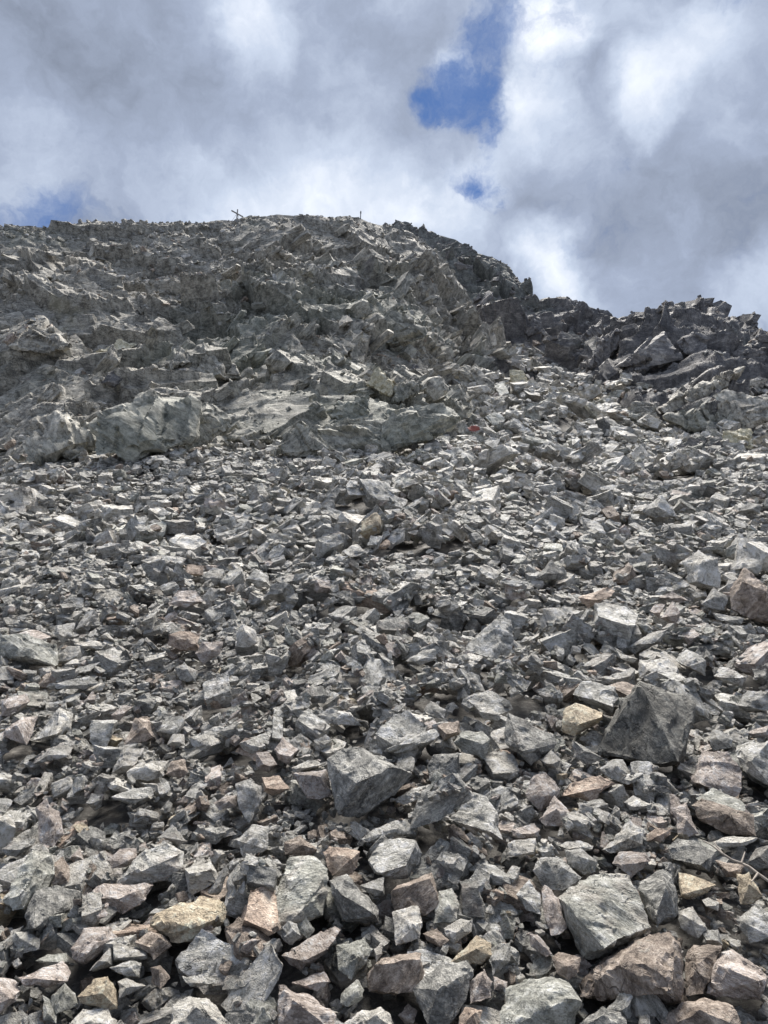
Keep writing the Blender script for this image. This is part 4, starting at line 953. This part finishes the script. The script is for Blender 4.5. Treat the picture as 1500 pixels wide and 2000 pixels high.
# ---------------------------------------------------------------- outcrops on the rock faces
M_out_y = rock_material('yellowish_outcrop', (0.085, 0.08, 0.058), (0.25, 0.235, 0.18), (0.43, 0.41, 0.33), metric=2.2, warm=0.1, vary=0.1, lichen=0.15)
M_out_d = rock_material('dark_outcrop', (0.034, 0.034, 0.036), (0.105, 0.104, 0.106), (0.25, 0.245, 0.24), metric=2.2, warm=0.2, vary=0.15, lichen=0.1)
OM = {'m': MAT['f'], 'y': M_out_y, 'd': MAT['e']}
for i, ln in enumerate([l for l in OUT.strip().split('\n') if l.strip()]):
    tl, cl, lab, ol, rdg = ln.split('|')
    poly = parse(tl, ol); rdg = parse(tl, rdg); ybot = poly[:, 1].max(); c = poly.mean(0)
    poly = c + (poly - c) * (1.05 if tl == 'J' else 1.14 if cl == 'm' else 1.1); ybot = poly[:, 1].max()
    hs = [face_hit(px, py) for px, py in ((c[0], c[1]), (c[0], ybot - 0.25 * np.ptp(poly[:, 1])), (c[0] - .2 * np.ptp(poly[:, 0]), c[1]), (c[0] + .2 * np.ptp(poly[:, 0]), c[1]))]
    ds = sorted(h[1] for h in hs if h is not None)
    if not ds: print('no hit', lab); continue
    mpp = ds[0] / FPX; lean = 0.9
    D0 = float(np.percentile(ds, 30)) - lean * (ybot - c[1]) * mpp - 0.26 * min(np.ptp(poly[:, 0]), np.ptp(poly[:, 1])) * mpp
    gd = float(ground_hit(c[0], ybot)); D0 = min(D0, gd - 0.1)
    o = stone_from_outline('outcrop', poly, rdg, D0, 700 + i, OM[cl], lean, 0.30, 2.8, random.Random(40 + i), up=Vector((.45, -.55, .7)), wear=(0.032, 0.014, 0.035, 0.075))
    o['label'] = lab; o['category'] = 'rock outcrop'; o['group'] = 'outcrops on the rock faces'

# ---------------------------------------------------------------- small things
def tube(bm, a, b, ra, rb, n=8):
    a, b = Vector(a), Vector(b); d = (b - a).normalized(); q = d.to_track_quat('Z', 'Y')
    ring = [[bm.verts.new(p + q @ Vector((math.cos(t) * r, math.sin(t) * r, 0))) for t in [k * 2 * math.pi / n for k in range(n)]] for p, r in ((a, ra), (b, rb))]
    for k in range(n): bm.faces.new((ring[0][k], ring[0][(k + 1) % n], ring[1][(k + 1) % n], ring[1][k]))
    bm.faces.new(ring[0][::-1]); bm.faces.new(ring[1])
def beam(bm, a, b, w, h):
    a, b = Vector(a), Vector(b); q = (b - a).to_track_quat('Z', 'Y')
    vs = [bm.verts.new(p + q @ Vector((sx * w / 2, sy * h / 2, 0))) for p in (a, b) for sx, sy in ((-1, -1), (1, -1), (1, 1), (-1, 1))]
    for f in ((0, 1, 2, 3), (7, 6, 5, 4), (0, 4, 5, 1), (1, 5, 6, 2), (2, 6, 7, 3), (3, 7, 4, 0)): bm.faces.new([vs[i] for i in f])
    bmesh.ops.recalc_face_normals(bm, faces=bm.faces[:])
def mobj(name, bm, mat, parent=None, smooth=False):
    me = bpy.data.meshes.new(name); bm.to_mesh(me); bm.free(); me.materials.append(mat)
    o = bpy.data.objects.new(name, me); COL.objects.link(o)
    if parent: o.parent = parent
    return o
def empty(name, loc, label, cat):
    o = bpy.data.objects.new(name, None); o.location = loc; o.empty_display_size = .3; COL.objects.link(o)
    o['label'] = label; o['category'] = cat; return o
M_wood = flat_material('weathered_timber', (0.30, 0.29, 0.28)); M_iron = flat_material('grey_iron', (0.20, 0.20, 0.21), 0.5)
M_twig = flat_material('dry_wood', (0.36, 0.31, 0.26)); M_red = flat_material('red_trail_paint', (0.42, 0.13, 0.10))
def crest_point(px, P, vv):
    """highest point of the crest in the direction of a photo column"""
    x, y, f = proj(P.reshape(-1, 3)); m = np.abs(x - px) < 2.5
    k = np.where(m)[0]; j = k[np.argmin(y[k])]; return Vector(P.reshape(-1, 3)[j].tolist())
cb = crest_point(461, PA, vA); d_c = (cb - Vector((0, 0, CAMZ))).length; m_px = d_c / FPX
hgt = 19 * m_px / math.cos(math.radians(40)); top_z = hgt
cx = empty('summit_cross', cb - Vector((0, 0, .35)), 'slender wooden summit cross standing on the mountain skyline', 'cross')
bm = bmesh.new(); beam(bm, (0, 0, 0), (0, 0, hgt + .35), .085, .085); mobj('post', bm, M_wood, cx)
yaw = math.radians(42); hb = 12 * m_px; zb = .35 + hgt * .62
dv = Vector((math.cos(yaw), math.sin(yaw), 0))
bm = bmesh.new(); beam(bm, Vector((0, 0, zb)) - dv * hb, Vector((0, 0, zb)) + dv * hb, .07, .085); mobj('crossbar', bm, M_wood, cx)
bm = bmesh.new(); tube(bm, (.0, .0, zb + .1), Vector((0, 0, .1)) + dv * hb * .75, .012, .012, 6); tube(bm, (0, 0, zb + .1), Vector((0, 0, .1)) - dv * hb * .75, .012, .012, 6)
w_o = mobj('guy_wire', bm, M_iron, cx)
pb = crest_point(706, PA, vA); m_px = (pb - Vector((0, 0, CAMZ))).length / FPX
mk = empty('marker_post', pb - Vector((0, 0, .3)), 'short dark marker post on the skyline, right of the summit cross', 'post')
bm = bmesh.new(); tube(bm, (0, 0, 0), (0.02, 0, .3 + 11 * m_px / .77), .045, .04, 8); mobj('pole', bm, M_iron, mk)
bm = bmesh.new(); tube(bm, (0.02, 0, .3 + 9 * m_px / .77), (0.02, 0, .3 + 12.5 * m_px / .77), .07, .05, 8); mobj('cap', bm, M_iron, mk)

def gpoint(px, py, lift):
    t = float(ground_hit(px, py)); d = rays(px, py); p = d * (t - lift); return Vector((float(p[0]), float(p[1]), float(p[2]) + CAMZ))
pts = [gpoint(1373, 1642, .30), gpoint(1412, 1668, .30), gpoint(1448, 1686, .28), gpoint(1480, 1706, .28), gpoint(1530, 1736, .26)]
base = pts[0].copy()
br = empty('dry_branch', base, 'thin bare whitish branch lying across stones by the right frame edge', 'branch')
bm = bmesh.new(); rr = [.003, .005, .006, .0065, .007]
for k in range(4):
    a, b = pts[k] - base, pts[k + 1] - base; mid = (a + b) / 2 + Vector((0, 0, .006 * (-1) ** k))
    tube(bm, a, mid, rr[k], (rr[k] + rr[k + 1]) / 2); tube(bm, mid, b, (rr[k] + rr[k + 1]) / 2, rr[k + 1])
mobj('stem', bm, M_twig, br)
for (a, b) in (((1412, 1668), (1395, 1646)), ((1448, 1686), (1455, 1664)), ((1480, 1706), (1468, 1722))):
    bm = bmesh.new(); tube(bm, gpoint(*a, .29) - base, gpoint(*b, .33) - base, .005, .0025); mobj('twig', bm, M_twig, br)
# red trail paint on two stones at the scree edge
for (px, py, wd, lab) in ((925, 838, 20, 'flat grey stone with red trail paint at the gully mouth'), (1402, 872, 15, 'small grey stone with red trail paint near the right edge')):
    poly = np.array([[px - wd * 1.1, py + 9], [px - wd * .8, py - 5], [px + .3 * wd, py - 9], [px + wd * 1.2, py + 1], [px + wd, py + 12], [px, py + 15]], float)
    D0 = float(ground_hit(px, py + 12)) * .985 - .35
    o = stone_from_outline('painted_rock', poly, np.array([[px, py + 5.]]), D0, int(px), MAT['g'], .6, .3, 3.0, random.Random(int(px)))
    o['label'] = lab; o['category'] = 'marked rock'; o['group'] = 'trail marked stones'
    me = o.data; mw = o.matrix_basis
    bm = bmesh.new(); bm.from_mesh(me); keep = []
    mw = Matrix.LocRotScale(o.location, o.rotation_quaternion, o.scale)
    for f in bm.faces:
        c = mw @ f.calc_center_median(); x, y, _ = proj(np.array(c)); nd = (mw.to_3x3() @ f.normal).dot(Vector((0, 0, CAMZ)) - c)
        if nd > 0 and ((x - px) / (wd * .55)) ** 2 + ((y - py + 1) / 6.0) ** 2 < 1.0 + .25 * math.sin(x * 1.7): keep.append(f)
    bmesh.ops.delete(bm, geom=[f for f in bm.faces if f not in set(keep)], context='FACES')
    bm.normal_update()
    for v in bm.verts: v.co += v.normal * 0.008
    if len(bm.faces): mobj('paint_mark', bm, M_red, o)
    else: print('no paint faces'); bm.free()
